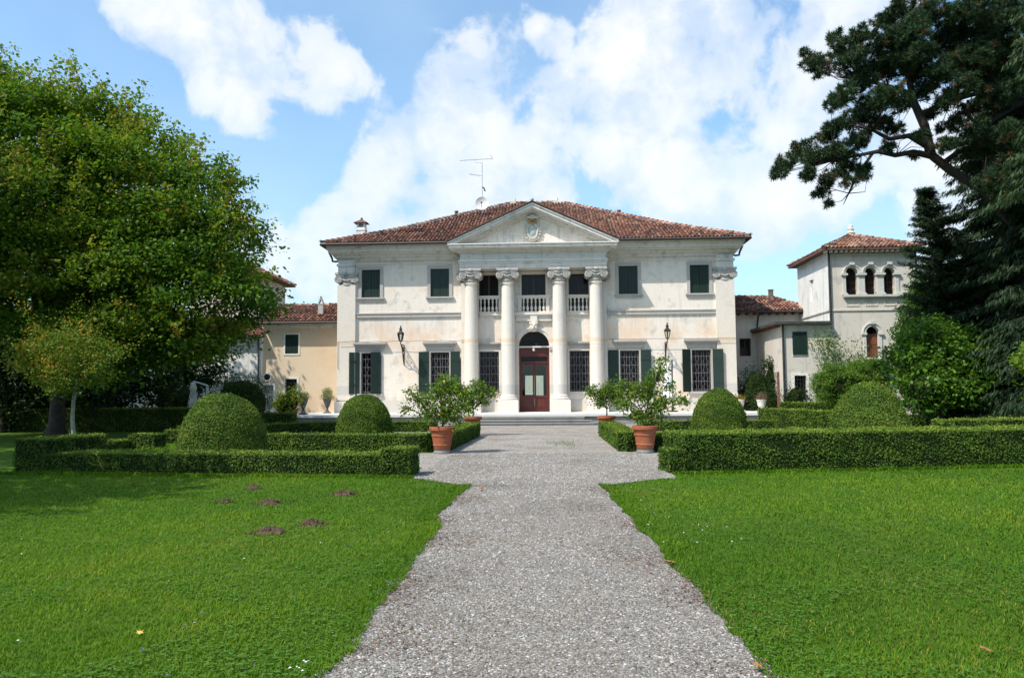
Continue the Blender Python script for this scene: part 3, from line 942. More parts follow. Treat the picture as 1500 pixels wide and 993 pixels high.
ped.prism([(-4.3, 9.62), (4.3, 9.62), (0, 11.35)], -.96, .2)
pedo = ped.build('pediment', 'villa_stucco', villa)
AX, AZ, BX, BZ = 4.62, 9.70, 0.0, 11.80
def rake(mb, d0, d1, y0):
    """band of the raking cornice between depths d0 and d1 below its top line"""
    sl = (BZ-AZ)/AX
    ln = math.sqrt(1+sl*sl)
    v0 = d0*ln; v1 = d1*ln
    for sx in (-1, 1):
        xe = AX-.0
        zlow = 9.625
        pts = []
        # outer end is cut plumb
        z_o0 = AZ-v0; z_o1 = AZ-v1
        x_e1 = xe
        if z_o1 < zlow:
            # lower line meets the horizontal cornice
            x_e1 = xe-(zlow-z_o1)/sl
        if z_o0 >= zlow:
            pts = [(xe, z_o0), (0, BZ-v0), (0, BZ-v1), (x_e1, max(z_o1, zlow))]
            if z_o1 < zlow:
                pts.append((xe, zlow))
        else:
            x_e0 = xe-(zlow-z_o0)/sl
            pts = [(x_e0, zlow), (0, BZ-v0), (0, BZ-v1), (x_e1, zlow)]
        pts = [(x*sx, z) for x, z in pts]
        if sx > 0:
            pts = pts[::-1]
        mb.prism(pts, y0, .25)
mb = MB()
rake(mb, 0.0, .07, -1.66)
rake(mb, .07, .22, -1.60)
rake(mb, .22, .27, -1.52)
rake(mb, .27, .34, -1.28)
rake(mb, .34, .41, -1.16)
rake(mb, .41, .47, -1.06)
mb.build('raking_cornice', 'cornice_stone', pedo)
# coat of arms
co = link('coat_of_arms', None, villa, (0, -1.0, 10.36))
mb = MB()
n = 24
el = [(.24*math.cos(2*PI*i/n), .36*math.sin(2*PI*i/n)) for i in range(n)]
mb.prism(el, -.10, .06)
mb.ball((0, -.08, 0), (.19, .07, .30), 14, 8)
mb.build('shield', 'shield_grey', co, smooth=True)
mb = MB()
pts = [(.29*math.cos(2*PI*i/32)*(1+.06*math.sin(5*2*PI*i/32)), -.09, .42*math.sin(2*PI*i/32)) for i in range(33)]
mb.tube(pts, .05, 6)
for sx in (-1, 1):
    for (x, z, r_) in ((.36, .30, .07), (.40, .12, .055), (.41, -.05, .06), (.38, -.22, .06), (.30, -.40, .06), (.16, -.50, .06)):
        sp = [(sx*(x+r_*(1-k/14)*math.cos(k*.55)), -.10, z+r_*(1-k/14)*math.sin(k*.55)) for k in range(13)]
        mb.tube(sp, .026, 5)
    mb.tube([(sx*.02, -.12, .66), (sx*.14, -.16, .74), (sx*.28, -.14, .72), (sx*.31, -.13, .66)], [.05, .075, .065, .03], 6)
mb.lathe([(.05, 0), (.16, .02), (.24, .09), (.28, .14)], 12, (0, -.05, -.62))
mb.box(-.34, .34, -.12, .05, -.68, -.64)
mb.build('scrolled_frame', 'plinth_stone', co, smooth=True)
mb = MB()
for i in range(7):
    a = PI*(i+.0)/6
    mb.ball((.20*math.cos(a), -.12, .47+.10*math.sin(a)), (.055, .06, .075), 7, 5)
mb.tube([(-.2, -.13, .45), (0, -.16, .41), (.2, -.13, .45)], .045, 6)
mb.build('crown', 'ochre_relief', co, smooth=True)
mb = MB()
mb.ball((0, -.10, .80), (.13, .12, .10), 8, 6)
mb.build('finial_shell', 'cornice_stone', co, smooth=True)

# main hip roof
EX, EY0, EZ = 11.70, -.98, 9.86
RX, RY, RZ = 1.78, 9.5, 14.45
roof = link('roof', None, villa)
BYK = 20.5+.98
KB, SAG = .36, .15            # the slope eases off towards the eaves
MX, MY, MZ = EX+(RX-EX)*KB, EY0+(RY-EY0)*KB, EZ+(RZ-EZ)*KB-SAG
NX = 4.58                     # behind the pediment the roof dies into the portico roof
nz_y = EY0+(RY-EY0)*.40
mb = MB()
mb.add([(-EX, EY0, EZ), (-NX, EY0, EZ), (0, nz_y, EZ+(RZ-EZ)*.40-SAG*.9), (NX, EY0, EZ), (EX, EY0, EZ), (MX, MY, MZ), (RX, RY, RZ), (-RX, RY, RZ), (-MX, MY, MZ),
        (EX, BYK, EZ), (-EX, BYK, EZ)],
       [(0, 1, 2, 8), (8, 2, 7), (2, 6, 7), (2, 5, 6), (3, 4, 5, 2), (4, 9, 6, 5), (9, 10, 7, 6), (10, 0, 8, 7)])
for sx in (-1, 1):
    a, b_ = sorted((NX*sx, EX*sx))
    mb.quad((a, EY0, EZ-.002), (b_, EY0, EZ-.002), (b_, 1.5, EZ-.002), (a, 1.5, EZ-.002))
mb.build('roof_deck', 'roof_deck', roof)
v1 = np.array([0, MY-EY0, MZ-EZ]); l1_ = np.linalg.norm(v1)
v2 = np.array([0, RY-MY, RZ-MZ]); l2_ = np.linalg.norm(v2)
cut = .4*(RY-EY0)/(MY-EY0)*l1_
for sx in (-1, 1):
    q = [(-EX, 0), (-NX, 0), (-NX*(1-l1_/cut), l1_+.12), (-MX, l1_+.12)]
    tile_field('roof_tiles', (0, EY0, EZ), (1, 0, 0), v1, q if sx < 0 else [(-x, s_) for x, s_ in q][::-1], parent=roof)
    ridge_tiles('hip_tiles', (sx*EX, EY0, EZ+.03), (sx*MX, MY, MZ+.03), roof, bias=.16)
    ridge_tiles('hip_tiles', (sx*MX, MY, MZ+.03), (sx*RX, RY, RZ+.03), roof, bias=.16)
tile_field('roof_tiles', (0, MY, MZ), (1, 0, 0), v2, [(-MX, 0), (MX, 0), (RX, l2_), (-RX, l2_)], parent=roof)
ridge_tiles('ridge_tiles', (-RX, RY, RZ+.04), (RX, RY, RZ+.04), roof)
for sx in (-1, 1):
    mb = MB()
    mb.tube([(sx*(EX+.02), EY0-.05, EZ-.05), (sx*4.7, EY0-.05, EZ-.05)], .075, 8)
    mb.tube([(sx*(EX+.03), EY0, EZ-.05), (sx*(EX+.03), 18, EZ-.05)], .075, 8)
    mb.build('gutter', 'gutter', roof)
    mb = MB()
    mb.tube([(sx*10.98, .25, 9.1), (sx*11.12, -.1, 9.0), (sx*11.30, -.1, 9.02), (sx*11.34, -.1, 9.2), (sx*11.45, -.3, 9.5)], .06, 6)
    mb.build('downpipe', 'gutter', roof)
mb = MB()      # gable roof over the portico
YB = 3.6
for sx in (-1, 1):
    a = (sx*(AX+.05), -1.72, AZ+.03); b_ = (0, -1.72, BZ+.05); c = (0, YB, BZ+.05); d = (sx*(AX+.05), YB*.0+1.2, AZ+.03)
    pts = [a, b_, c, d] if sx < 0 else [d, c, b_, a]
    mb.slab([(x, y, z+.05) for x, y, z in pts], .055)
mb.build('portico_roof', 'roof_deck', roof)
mb = MB()
mb.ball((0, -1.68, BZ+.15), (.10, .12, .09), 8, 6)
mb.build('ridge_finial', 'capital_stone', roof)
for sx in (-1, 1):
    mb = MB()
    x, y, z = sx*(EX+.02), EY0-.03, EZ+.02
    mb.tube([(x, y, z-.02), (x+sx*.04, y, z+.12), (x+sx*.02, y, z+.24)], .012, 4)
    mb.tube([(x, y, z+.12), (x+sx*.08, y, z+.17), (x+sx*.11, y, z+.11), (x+sx*.07, y, z+.07)], .012, 4)
    mb.tube([(x, y, z+.12), (x-sx*.08, y, z+.16), (x-sx*.1, y, z+.09)], .012, 4)
    mb.build('corner_ornament', 'iron', roof)
# chimney and vents
def roof_z(x, y):
    return min(EZ+(y-EY0)*(RZ-EZ)/(RY-EY0), EZ+(EX-abs(x))*(RZ-EZ)/(EX-RX))-.08
ch = link('chimney', None, villa, (-10.33, 2.6, .28))
mb = MB()
mb.box(-.26, .26, -.24, .24, 10.2, 11.22)
mb.box(-.29, .29, -.27, .27, 11.02, 11.07)
mb.build('stack', 'white_stucco', ch)
mb = MB()
for sx in (-1, 1):
    mb.box(min(.14*sx, .24*sx), max(.14*sx, .24*sx), -.22, .22, 11.22, 11.46)
mb.box(-.14, .14, .16, .22, 11.22, 11.46)
mb.box(-.24, .24, -.22, .22, 11.46, 11.50)
mb.build('smoke_opening', 'white_stucco', ch)
mb = MB()
mb.add([(-.42, -.38, 11.47), (.42, -.38, 11.47), (.42, .38, 11.47), (-.42, .38, 11.47), (0, 0, 11.74)], [(0, 1, 4), (1, 2, 4), (2, 3, 4), (3, 0, 4), (3, 2, 1, 0)])
mb.ball((0, 0, 11.74), (.08, .08, .1), 6, 4)
mb.build('cap', 'roof_deck', ch)
for x, y in ((-5.05, 6.2), (5.35, 6.2)):
    mb = MB()
    z = roof_z(x, y)
    mb.lathe([(.09, z-.2), (.09, z+.28), (.13, z+.30), (.13, z+.40)], 8, (x, y, 0))
    mb.build('vent_pipe', 'roof_deck', villa)
for x in (-1.55, 1.35):
    mb = MB()
    mb.box(x-.2, x+.2, RY-.15, RY+.15, RZ-.1, RZ+.18)
    mb.lathe([(.09, RZ+.18), (.07, RZ+.36)], 8, (x+.1, RY, 0))
    mb.build('ridge_vent', 'plinth_stone', villa)

# windows
pane_u = MB().box(-.525, .525, .20, .22, 6.95, 8.53).mesh('pane', 'dark_glass')
sh_u = shutter_mesh(.515, 1.56, 3)
win_u = MB()
ring_frame(win_u, -.525, .525, 6.95, 8.53, .17, -.06, .01, bottom=False)
win_u_me = win_u.mesh('window', 'trim_stone')
sill_u = MB().box(-.78, .78, -.13, .02, 6.86, 6.948).box(-.73, .73, -.09, .02, 6.76, 6.86).mesh('sill', 'trim_stone')
for x in ups:
    w = link('window', win_u_me, villa, (x, 0, 0))
    link('sill', sill_u, w)
    link('pane', pane_u, w)
    link('shutter', sh_u, w, (-.52, .10, 6.96))
    link('shutter', sh_u, w, (.005, .10, 6.96))
pane_l = MB().box(-.525, .525, .24, .26, 1.58, 3.85).mesh('pane', 'dark_glass')
win_l = MB()
ring_frame(win_l, -.525, .525, 1.58, 3.85, .13, -.05, .01, bottom=False)
win_l_me = win_l.mesh('window', 'trim_stone')
sill_l = MB().box(-.72, .72, -.12, .02, 1.46, 1.578).mesh('sill', 'trim_stone')
hood = MB()
hood.box(-.78, .78, -.07, .002, 3.985, 4.18)
hood.box(-.84, .84, -.13, .002, 4.18, 4.25)
hood.box(-.90, .90, -.22, .002, 4.25, 4.32)
hood.box(-.94, .94, -.27, .002, 4.32, 4.40)
hood.box(-.92, .92, -.24, .002, 4.40, 4.44)
hood_me = hood.mesh('hood', 'trim_stone')
gr_me = grille_mesh(1.05, 2.27)
sh_l = shutter_mesh(.575, 2.32, 3)
fr_l = MB()
ring_frame(fr_l, -.46, .46, 1.64, 3.78, .065, .19, .235)
fr_l.box(-.035, .035, .19, .235, 1.64, 3.78)
fr_l_me = fr_l.mesh('casement', 'iron')
# (hinge angles of the left and the right leaf: 0 is shut, 180 flat on the wall)
ang = {-9.14: (163, 28), -5.24: (176, 160), 5.24: (176, 166), 9.14: (145, 155)}
for x in ups:
    w = link('window', win_l_me, villa, (x, 0, 0))
    link('sill', sill_l, w)
    link('hood', hood_me, w)
    link('pane', pane_l, w)
    link('casement', fr_l_me, w)
    link('grille', gr_me, w, (0, .10, 1.58))
    aL, aR = ang[x]
    s = link('shutter', sh_l, w, (-.60, -.085, 1.555))
    s.rotation_euler = (0, 0, -R(aL))
    s = link('shutter', sh_l, w, (.60, -.085, 1.555))
    s.scale = (-1, 1, 1)
    s.rotation_euler = (0, 0, R(aR))
# bay windows on the ground floor
gb_me = grille_mesh(1.10, 2.24)
for x in bays:
    mb = MB()
    ring_frame(mb, -.55, .55, 1.62, 3.86, .12, -.05, .01)
    w = mb.build('window', 'column_stone', villa, (x, 0, 0))
    MB().box(-.55, .55, .24, .26, 1.62, 3.86).build('pane', 'dark_glass', w)
    link('casement', fr_l_me, w, (0, .0, .02))
    link('grille', gb_me, w, (0, .10, 1.62))
    mb = MB()
    mb.box(-.58, .58, -.06, .002, 3.985, 4.2)
    mb.box(-.60, .60, -.14, .002, 4.2, 4.27)
    mb.box(-.63, .63, -.22, .002, 4.27, 4.36)
    mb.build('hood', 'trim_stone', w)
# windows behind the balcony
def bay_upper(x, hw, panes):
    mb = MB()
    ring_frame(mb, -hw, hw, 5.97, 8.15, .14, -.045, .01, bottom=False)
    w = mb.build('window', 'column_stone', villa, (x, 0, 0))
    MB().box(-hw, hw, .30, .32, 5.97, 8.15).build('pane', 'interior_dark' if panes == 0 else 'dark_glass', w)
    mb = MB()
    ring_frame(mb, -hw+.06, hw-.06, 6.03, 8.09, .058, .22, .28)
    mb.box(-.05, .05, .22, .28, 6.03, 8.09)
    if panes:
        for sx in (-1, 1):
            mb.box(sx*hw/2-.014, sx*hw/2+.014, .235, .275, 6.03, 8.09)
        for z in (6.7, 7.28):
            mb.box(-hw+.06, hw-.06, .237, .273, z-.016, z+.016)
    mb.build('casement', 'window_wood', w)
    if panes:      # half curtains seen behind the glass
        pass
    return w
bay_upper(-2.5, .55, 0)
bay_upper(0, .67, 1)
bay_upper(2.5, .55, 1)
# balustrades
bal = MB()
bal.box(-.055, .055, -.055, .055, 0, .06)
bal.lathe([(.03, .06), (.06, .10), (.078, .17), (.07, .24), (.035, .32), (.026, .36), (.045, .385), (.026, .41), (.045, .50), (.055, .56), (.04, .62), (.03, .65)], 10)
bal.box(-.055, .055, -.055, .055, .65, .72)
bal_me = bal.mesh('baluster', 'column_stone', True)
for x, hw, n, ext in ((-2.5, .55, 5, .12), (0, .67, 6, .30), (2.5, .55, 5, .12)):
    mb = MB()
    mb.box(-hw-ext, hw+ext, -.13, .06, 6.86, 6.955)
    mb.box(-hw-ext+.03, hw+ext-.03, -.09, .05, 6.785, 6.86)
    mb.box(-hw-ext+.02, hw+ext-.02, -.10, .05, 5.98, 6.06)
    if ext > .2:
        for sx in (-1, 1):
            mb.box(min(sx*hw, sx*(hw+.2)), max(sx*hw, sx*(hw+.2)), -.085, .04, 6.06, 6.785)
    bl = mb.build('balustrade', 'column_stone', villa, (x, 0, 0))
    for i in range(n):
        link('baluster', bal_me, bl, (-hw+2*hw*(i+.5)/n, -.02, 6.062))
mb = MB()
for xa, xb in ((-3.0, -1.80), (1.80, 3.0)):
    mb.box(xa, xb, -.12, .002, 5.86, 5.975)
    mb.box(xa+.01, xb-.01, -.07, .002, 5.78, 5.86)
mb.box(-1.03, 1.03, -.30, .002, 5.86, 5.975)
mb.box(-1.0, 1.0, -.25, .002, 5.78, 5.86)
mb.box(-.98, .98, -.17, .002, 5.52, 5.78)
mb.build('balcony_moulding', 'column_stone', villa)
# portal
pr = MB()
arch_ring(pr, 0, 4.14, .843, .98, -.12, .01)
arch_ring(pr, 0, 4.14, .98, 1.07, -.17, .01)
for sx in (-1, 1):
    a, b_ = sorted((.843*sx, 1.02*sx))
    pr.box(a, b_, -.10, .01, GZ, 3.86)
    pr.box(a-.03*(sx < 0)-.0, b_+.03*(sx > 0), -.14, .01, 3.86, 3.95)
    pr.box(a-.06*(sx < 0), b_+.06*(sx > 0), -.19, .01, 3.95, 4.05)
    pr.box(a-.08*(sx < 0), b_+.08*(sx > 0), -.22, .01, 4.05, 4.138)
pr.box(-.845, .845, .04, .30, 4.06, 4.138)
portal = pr.build('portal', 'column_stone', villa)
fan = MB()
segs = 18
fan.prism([(.84*math.cos(PI*i/segs), 4.14+.84*math.sin(PI*i/segs)) for i in range(segs+1)][::-1], .30, .31)
fan.build('fanlight', 'dark_glass', portal)
mb = MB()
for i in range(1, 12):
    a = PI*i/12
    pts = [(r_*math.cos(a+.12*math.sin(r_*9)), .20, 4.16+r_*math.sin(a+.12*math.sin(r_*9))) for r_ in np.linspace(.12, .82, 9)]
    mb.tube(pts, .011, 4)
for rr in (.12, .42, .64):
    mb.tube([(rr*math.cos(PI*i/18), .20, 4.16+rr*math.sin(PI*i/18)) for i in range(19)], .012, 4)
mb.build('fan_grille', 'iron', portal)
mk = MB()      # bearded mask on the keystone
mk.prism([(-.16, 4.92), (.16, 4.92), (.22, 5.5), (-.22, 5.5)], -.26, .0)
mk.box(-.24, .24, -.33, .0, 5.5, 5.56)
mk.box(-.19, .19, -.30, .0, 5.56, 5.78)
mk.ball((0, -.32, 5.20), (.20, .17, .26), 12, 10)
mk.ball((0, -.48, 5.20), (.045, .07, .075), 8, 6)
mk.tube([(0, -.46, 5.29), (0, -.53, 5.19)], [.028, .045], 6)
for sx in (-1, 1):
    mk.tube([(sx*.03, -.475, 5.30), (sx*.10, -.47, 5.325), (sx*.16, -.42, 5.29)], .03, 6)
    mk.ball((sx*.085, -.455, 5.245), (.035, .025, .02), 7, 5)
    mk.ball((sx*.12, -.43, 5.14), (.06, .05, .06), 7, 5)
    mk.tube([(0, -.49, 5.115), (sx*.07, -.475, 5.10), (sx*.12, -.44, 5.05)], .026, 5)
    for k in range(5):
        mk.ball((sx*(.17+.025*math.sin(k*2)), -.30, 5.05+.085*k), (.07, .09, .055), 7, 5)
for k in range(7):
    a = PI*(k+.5)/7
    mk.ball((.17*math.cos(a), -.36, 5.38+.06*math.sin(a)), .06, 7, 5)
for k in range(5):
    mk.tube([(-.1+.05*k, -.45, 5.06), (-.09+.045*k, -.42, 4.97), (-.05+.025*k, -.38, 4.90)], [.035, .03, .012], 6)
mk.build('mask_keystone', 'column_stone', portal, smooth=True)
mb = MB()
mb.tube([(-.02, .02, 4.06), (-.02, .0, 3.98)], .012, 5)
mb.ball((-.02, .0, 3.92), (.075, .075, .085), 10, 8)
mb.build('hanging_lamp', 'lamp_glass', portal)
# the door itself
dr = MB()
Y0, Y1 = .20, .30
dr.box(-.84, -.73, Y0, Y1, GZ, 4.06)
dr.box(.73, .84, Y0, Y1, GZ, 4.06)
dr.box(-.73, .73, Y0, Y1, 3.62, 4.06)
dr.box(-.73, .73, Y0-.03, Y1, 3.20, 3.30)
dr.box(-.73, .73, Y0-.015, Y1, 3.56, 3.62)
door = dr.build('door', 'door_paint', villa)
MB().box(-.73, .73, .25, .26, 3.30, 3.56).build('transom_pane', 'dark_glass', door)
for sx in (-1, 1):
    mb = MB()
    def bx(a, b_, y0, y1, z0, z1):
        a, b_ = sorted((a*sx, b_*sx))
        mb.box(a, b_, y0, y1, z0, z1)
    bx(.004, .095, Y0+.01, Y1-.02, GZ+.01, 3.195)
    bx(.665, .727, Y0+.01, Y1-.02, GZ+.01, 3.195)
    bx(.095, .665, Y0+.01, Y1-.02, 3.10, 3.195)
    bx(.095, .665, Y0+.01, Y1-.02, 1.30, 1.42)
    bx(.095, .665, Y0+.01, Y1-.02, GZ+.01, .68)
    bx(.095, .665, Y0+.045, Y1-.025, .68, 1.30)
    bx(.17, .59, Y0+.022, Y0+.046, .76, 1.22)
    lf = mb.build('door_leaf', 'door_paint', door)
    a, b_ = sorted((.095*sx, .665*sx))
    MB().box(a, b_, .245, .250, 1.42, 3.10).build('pane', 'door_glass', lf)
    if sx < 0:
        hb = MB()
        hb.tube([(-.05, Y0+.01, 1.55), (-.05, Y0-.04, 1.56), (-.10, Y0-.045, 1.56)], .012, 5)
        hb.build('handle', 'alu', lf)
# cable run with a junction box
mb = MB()
pts = []
for i in range(41):
    x = -10.9+i*(7.1/40)
    pts.append((x, -.30 if x < -10.0 else -.29, 4.47-.02*math.sin(i*.9)))
mb.tube(pts, .010, 4)
mb.tube([(-10.93, -.20, 4.47), (-10.93, -.20, 3.0), (-10.85, -.2, 2.92)], .011, 4)
mb.tube([(4.1, -.29, 4.47), (7.2, -.29, 4.46), (11.0, -.29, 4.44)], .010, 4)
mb.build('cable', 'lead_pipe', villa)

# rooftop aerial
ax_, ay_, az_ = -4.33, 49.4, 13.0
ae = thing('roof_antenna', 'television aerial mast on the tiled roof left of the pediment', 'antenna', (ax_, ay_, az_))
mb = MB(); mb.tube([(0, 0, -.2), (0, 0, 3.45)], .026, 6); mb.build('mast', 'alu', ae)
mb = MB()
mb.tube([(-1.45, 0, 3.62), (.72, 0, 3.70)], .016, 5)
for i in range(16):
    x = -1.42+i*.135
    mb.tube([(x, -.14, 3.62+.037*(x+1.45)), (x, .14, 3.62+.037*(x+1.45))], .010, 4)
mb.tube([(.72, 0, 3.68), (.55, 0, 3.95)], .014, 4)
mb.tube([(-.45, 0, 3.65), (-.45, 0, 3.46), (.0, 0, 3.44)], .010, 4)
mb.build('uhf_boom', 'alu', ae)
mb = MB(); mb.tube([(0, 0, 2.58), (-.86, -.05, 2.71)], .018, 5)
for k in range(6):
    mb.tube([(-.2-.12*k, -.2, 2.61+.018*k), (-.2-.12*k, .2, 2.61+.018*k)], .008, 4)
mb.build('vhf_boom', 'alu', ae)
mb = MB(); mb.tube([(0, 0, 1.82), (.1, -.03, 1.80), (.2, -.06, 1.56)], .045, 6); mb.build('amplifier', 'iron', ae)
di = thing('satellite_dish', 'round white satellite dish on the aerial mast above the roof tiles', 'satellite dish', (ax_, ay_-.12, az_+.72))
mb = MB()
vs = []
rings = 6; nn = 26
for k in range(rings+1):
    for i in range(nn):
        r_ = .42*k/rings+.001
        vs.append((r_*math.cos(2*PI*i/nn), -.55*r_*r_-.04, r_*math.sin(2*PI*i/nn)))
mb.add(vs, [(k*nn+i, k*nn+(i+1) % nn, (k+1)*nn+(i+1) % nn, (k+1)*nn+i) for k in range(rings) for i in range(nn)])
mb.build('reflector', 'dish_white', di, smooth=True)
mb = MB(); mb.tube([(0, -.12, -.40), (0, -.46, -.08)], .016, 5); mb.tube([(0, 0.05, 0), (0, .1, -.1)], .03, 5)
mb.build('arm', 'iron', di)
mb = MB(); mb.ball((0, -.48, -.03), (.06, .07, .06), 8, 6); mb.build('receiver', 'iron', di)

# wall lanterns
def lantern(x, label, src=None):
    if src:
        return dup(src, (x, VY, 0), 0, label)
    t_ = thing('wall_lantern', label, 'lantern', (x, VY, 0), 0, 'iron lanterns on the villa front')
    mb = MB()
    mb.tube([(0, -.03, 3.15), (0, -.03, 4.28)], .022, 6)
    mb.tube([(0, -.03, 4.22), (0, -.5, 4.26), (0, -.92, 4.24), (0, -1.0, 4.30), (0, -1.0, 4.42)], .026, 6)
    mb.tube([(0, -.03, 3.2), (0, -.25, 3.42), (0, -.45, 3.85), (0, -.75, 4.12), (0, -.95, 4.22)], .024, 5)
    for cy, cz, rr in ((-.22, 3.98, .19), (-.52, 4.05, .14), (-.16, 3.6, .13), (-.75, 4.16, .07), (-.36, 3.72, .09)):
        mb.tube([(0, cy+rr*(1-k/20)*math.cos(k*.5), cz+rr*(1-k/20)*math.sin(k*.5)) for k in range(18)], .020, 4)
    mb.build('bracket', 'iron', t_)
    n = 6
    fr_ = MB()
    ring = lambda r_, z: [(r_*math.cos(2*PI*i/n+.3), -1.0+r_*math.sin(2*PI*i/n+.3), z) for i in range(n)]
    lo, hi = ring(.09, 4.44), ring(.175, 4.82)
    for i in range(n):
        fr_.tube([lo[i], hi[i]], .017, 4)
        fr_.tube([hi[i], hi[(i+1) % n]], .022, 4)
        fr_.tube([lo[i], lo[(i+1) % n]], .012, 4)
        fr_.tube([hi[i], (hi[i][0]*1.08, -1+(hi[i][1]+1)*1.08, 4.90)], .009, 4)
    fr_.lathe([(.05, 4.38), (.09, 4.44)], 6, (0, -1, 0))
    fr_.build('frame', 'iron', t_)
    g = MB()
    lo2, hi2 = ring(.083, 4.445), ring(.165, 4.81)
    for i in range(n):
        g.quad(lo2[i], lo2[(i+1) % n], hi2[(i+1) % n], hi2[i])
    g.build('glass', 'door_glass', t_)
    r_ = MB()
    r_.lathe([(.195, 4.835), (.12, 4.93), (.07, 4.99), (.07, 5.06), (.10, 5.08), (.035, 5.15), (.05, 5.19), (.012, 5.28)], 6, (0, -1, 0))
    r_.build('lamp_roof', 'iron', t_)
    return t_
l1 = lantern(VX-7.25, 'black iron wall lantern left of the columns, between the two left windows')
lantern(VX+7.18, 'black iron wall lantern right of the columns, above the furled white parasol', l1)

# ================================================================== SIDE BUILDINGS
lw = thing('side_wing', 'ochre plastered two storey wing joined to the left side of the villa', 'building', (-14.4, 45.5, 0))
mb = MB()
X0, X1 = -2.75, 2.50
lo = [(-1.39, -.59, 3.98, 5.12), (-1.36, -.65, 1.10, 2.48), (-2.6, -2.05, .05, 2.12)]
wall_front(mb, X0, X1, 0, 5.80, lo, 0, .3)
mb.quad((X0, 0, 0), (X0, 0, 5.8), (X0, 6, 5.8), (X0, 6, 0))
mb.quad((X1, 0, 0), (X1, 6, 0), (X1, 6, 5.8), (X1, 0, 5.8))
mb.quad((X0, 6, 0), (X0, 6, 5.8), (X1, 6, 5.8), (X1, 6, 0))
mb.build('wall', 'ochre_stucco', lw)
mb = MB()
mb.box(X0, X1+.0, -.12, .02, 5.45, 5.62); mb.box(X0, X1, -.24, .02, 5.62, 5.79)
mb.build('cornice', 'cornice_stone', lw)
rf = link('roof', None, lw)
mb = MB(); sl = (7.1-5.85)/3.3
mb.slab([(X0-.1, -.55, 5.80), (X1-.02, -.55, 5.80), (X1-.02, 3.0, 7.15), (X0-.1, 3.0, 7.15)], .05)
mb.slab([(X0-.1, 3.0, 7.15), (X1-.02, 3.0, 7.15), (X1-.02, 6.5, 5.8), (X0-.1, 6.5, 5.8)], .05)
mb.build('roof_deck', 'roof_deck', rf)
v_ = np.array([0, 3.55, 1.35])
tile_field('roof_tiles', (X0-.1, -.58, 5.81), (1, 0, 0), v_, [(0, 0), (X1-X0+.06, 0), (X1-X0+.06, 3.8), (0, 3.8)], parent=rf, bias=-.06)
ridge_tiles('ridge_tiles', (X0-.1, 3.0, 7.17), (X1-.02, 3.0, 7.17), rf)
mb = MB(); mb.tube([(X0-.1, -.62, 5.77), (X1-.1, -.62, 5.77)], .06, 6); mb.build('gutter', 'gutter', rf)
mb = MB(); mb.box(-.15, .15, -.15, .15, 6.0, 7.0); mb.box(-.17, .17, -.17, .17, 7.0, 7.05)
mb.prism([(-.17, 7.05), (-.11, 7.05), (.02, 7.40), (0, 7.52)], -.13, .13); mb.prism([(.11, 7.05), (.17, 7.05), (0, 7.52), (-.02, 7.40)], -.13, .13)
mb.build('chimney', 'capital_stone', lw, (.45, 1.0, 0))
mb = MB(); ring_frame(mb, -1.39, -.59, 3.98, 5.12, .09, -.03, .01)
w_ = mb.build('window', 'stone_white', lw)
MB().box(-1.39, -.59, .2, .22, 3.98, 5.12).build('pane', 'interior_dark', w_)
s1 = shutter_mesh(.395, 1.12, 2)
link('shutter', s1, w_, (-1.388, .03, 3.99)); link('shutter', s1, w_, (-.987, .03, 3.99))
mb = MB(); ring_frame(mb, -1.36, -.65, 1.10, 2.48, .11, -.03, .01)
w_ = mb.build('window', 'stone_white', lw)
MB().box(-1.36, -.65, .2, .22, 1.10, 2.48).build('pane', 'interior_dark', w_)
link('grille', bars_mesh(.71, 1.38, 3, 5), w_, (-1.005, .03, 1.10))
mb = MB(); mb.prism([(-2.45+.20*math.cos(2*PI*i/8+.39), 2.61+.20*math.sin(2*PI*i/8+.39)) for i in range(8)], -.012, .01)
w_ = mb.build('window', 'interior_dark', lw)
w_['label'] = 'small octagonal window'
mb = MB()
for i in range(8):
    a0, a1 = 2*PI*i/8+.39, 2*PI*(i+1)/8+.39
    mb.prism([(-2.45+r_*math.cos(a), 2.61+r_*math.sin(a)) for r_, a in ((.20, a0), (.20, a1), (.29, a1), (.29, a0))][::-1], -.03, .01)
mb.build('frame', 'stone_white', w_)
mb = MB(); ring_frame(mb, -2.6, -2.05, .05, 2.12, .09, -.05, .01, bottom=False)
d_ = mb.build('door', 'white_paint', lw)
MB().box(-2.6, -2.05, .2, .22, .05, 2.12).build('door_leaf', 'white_stucco', d_)

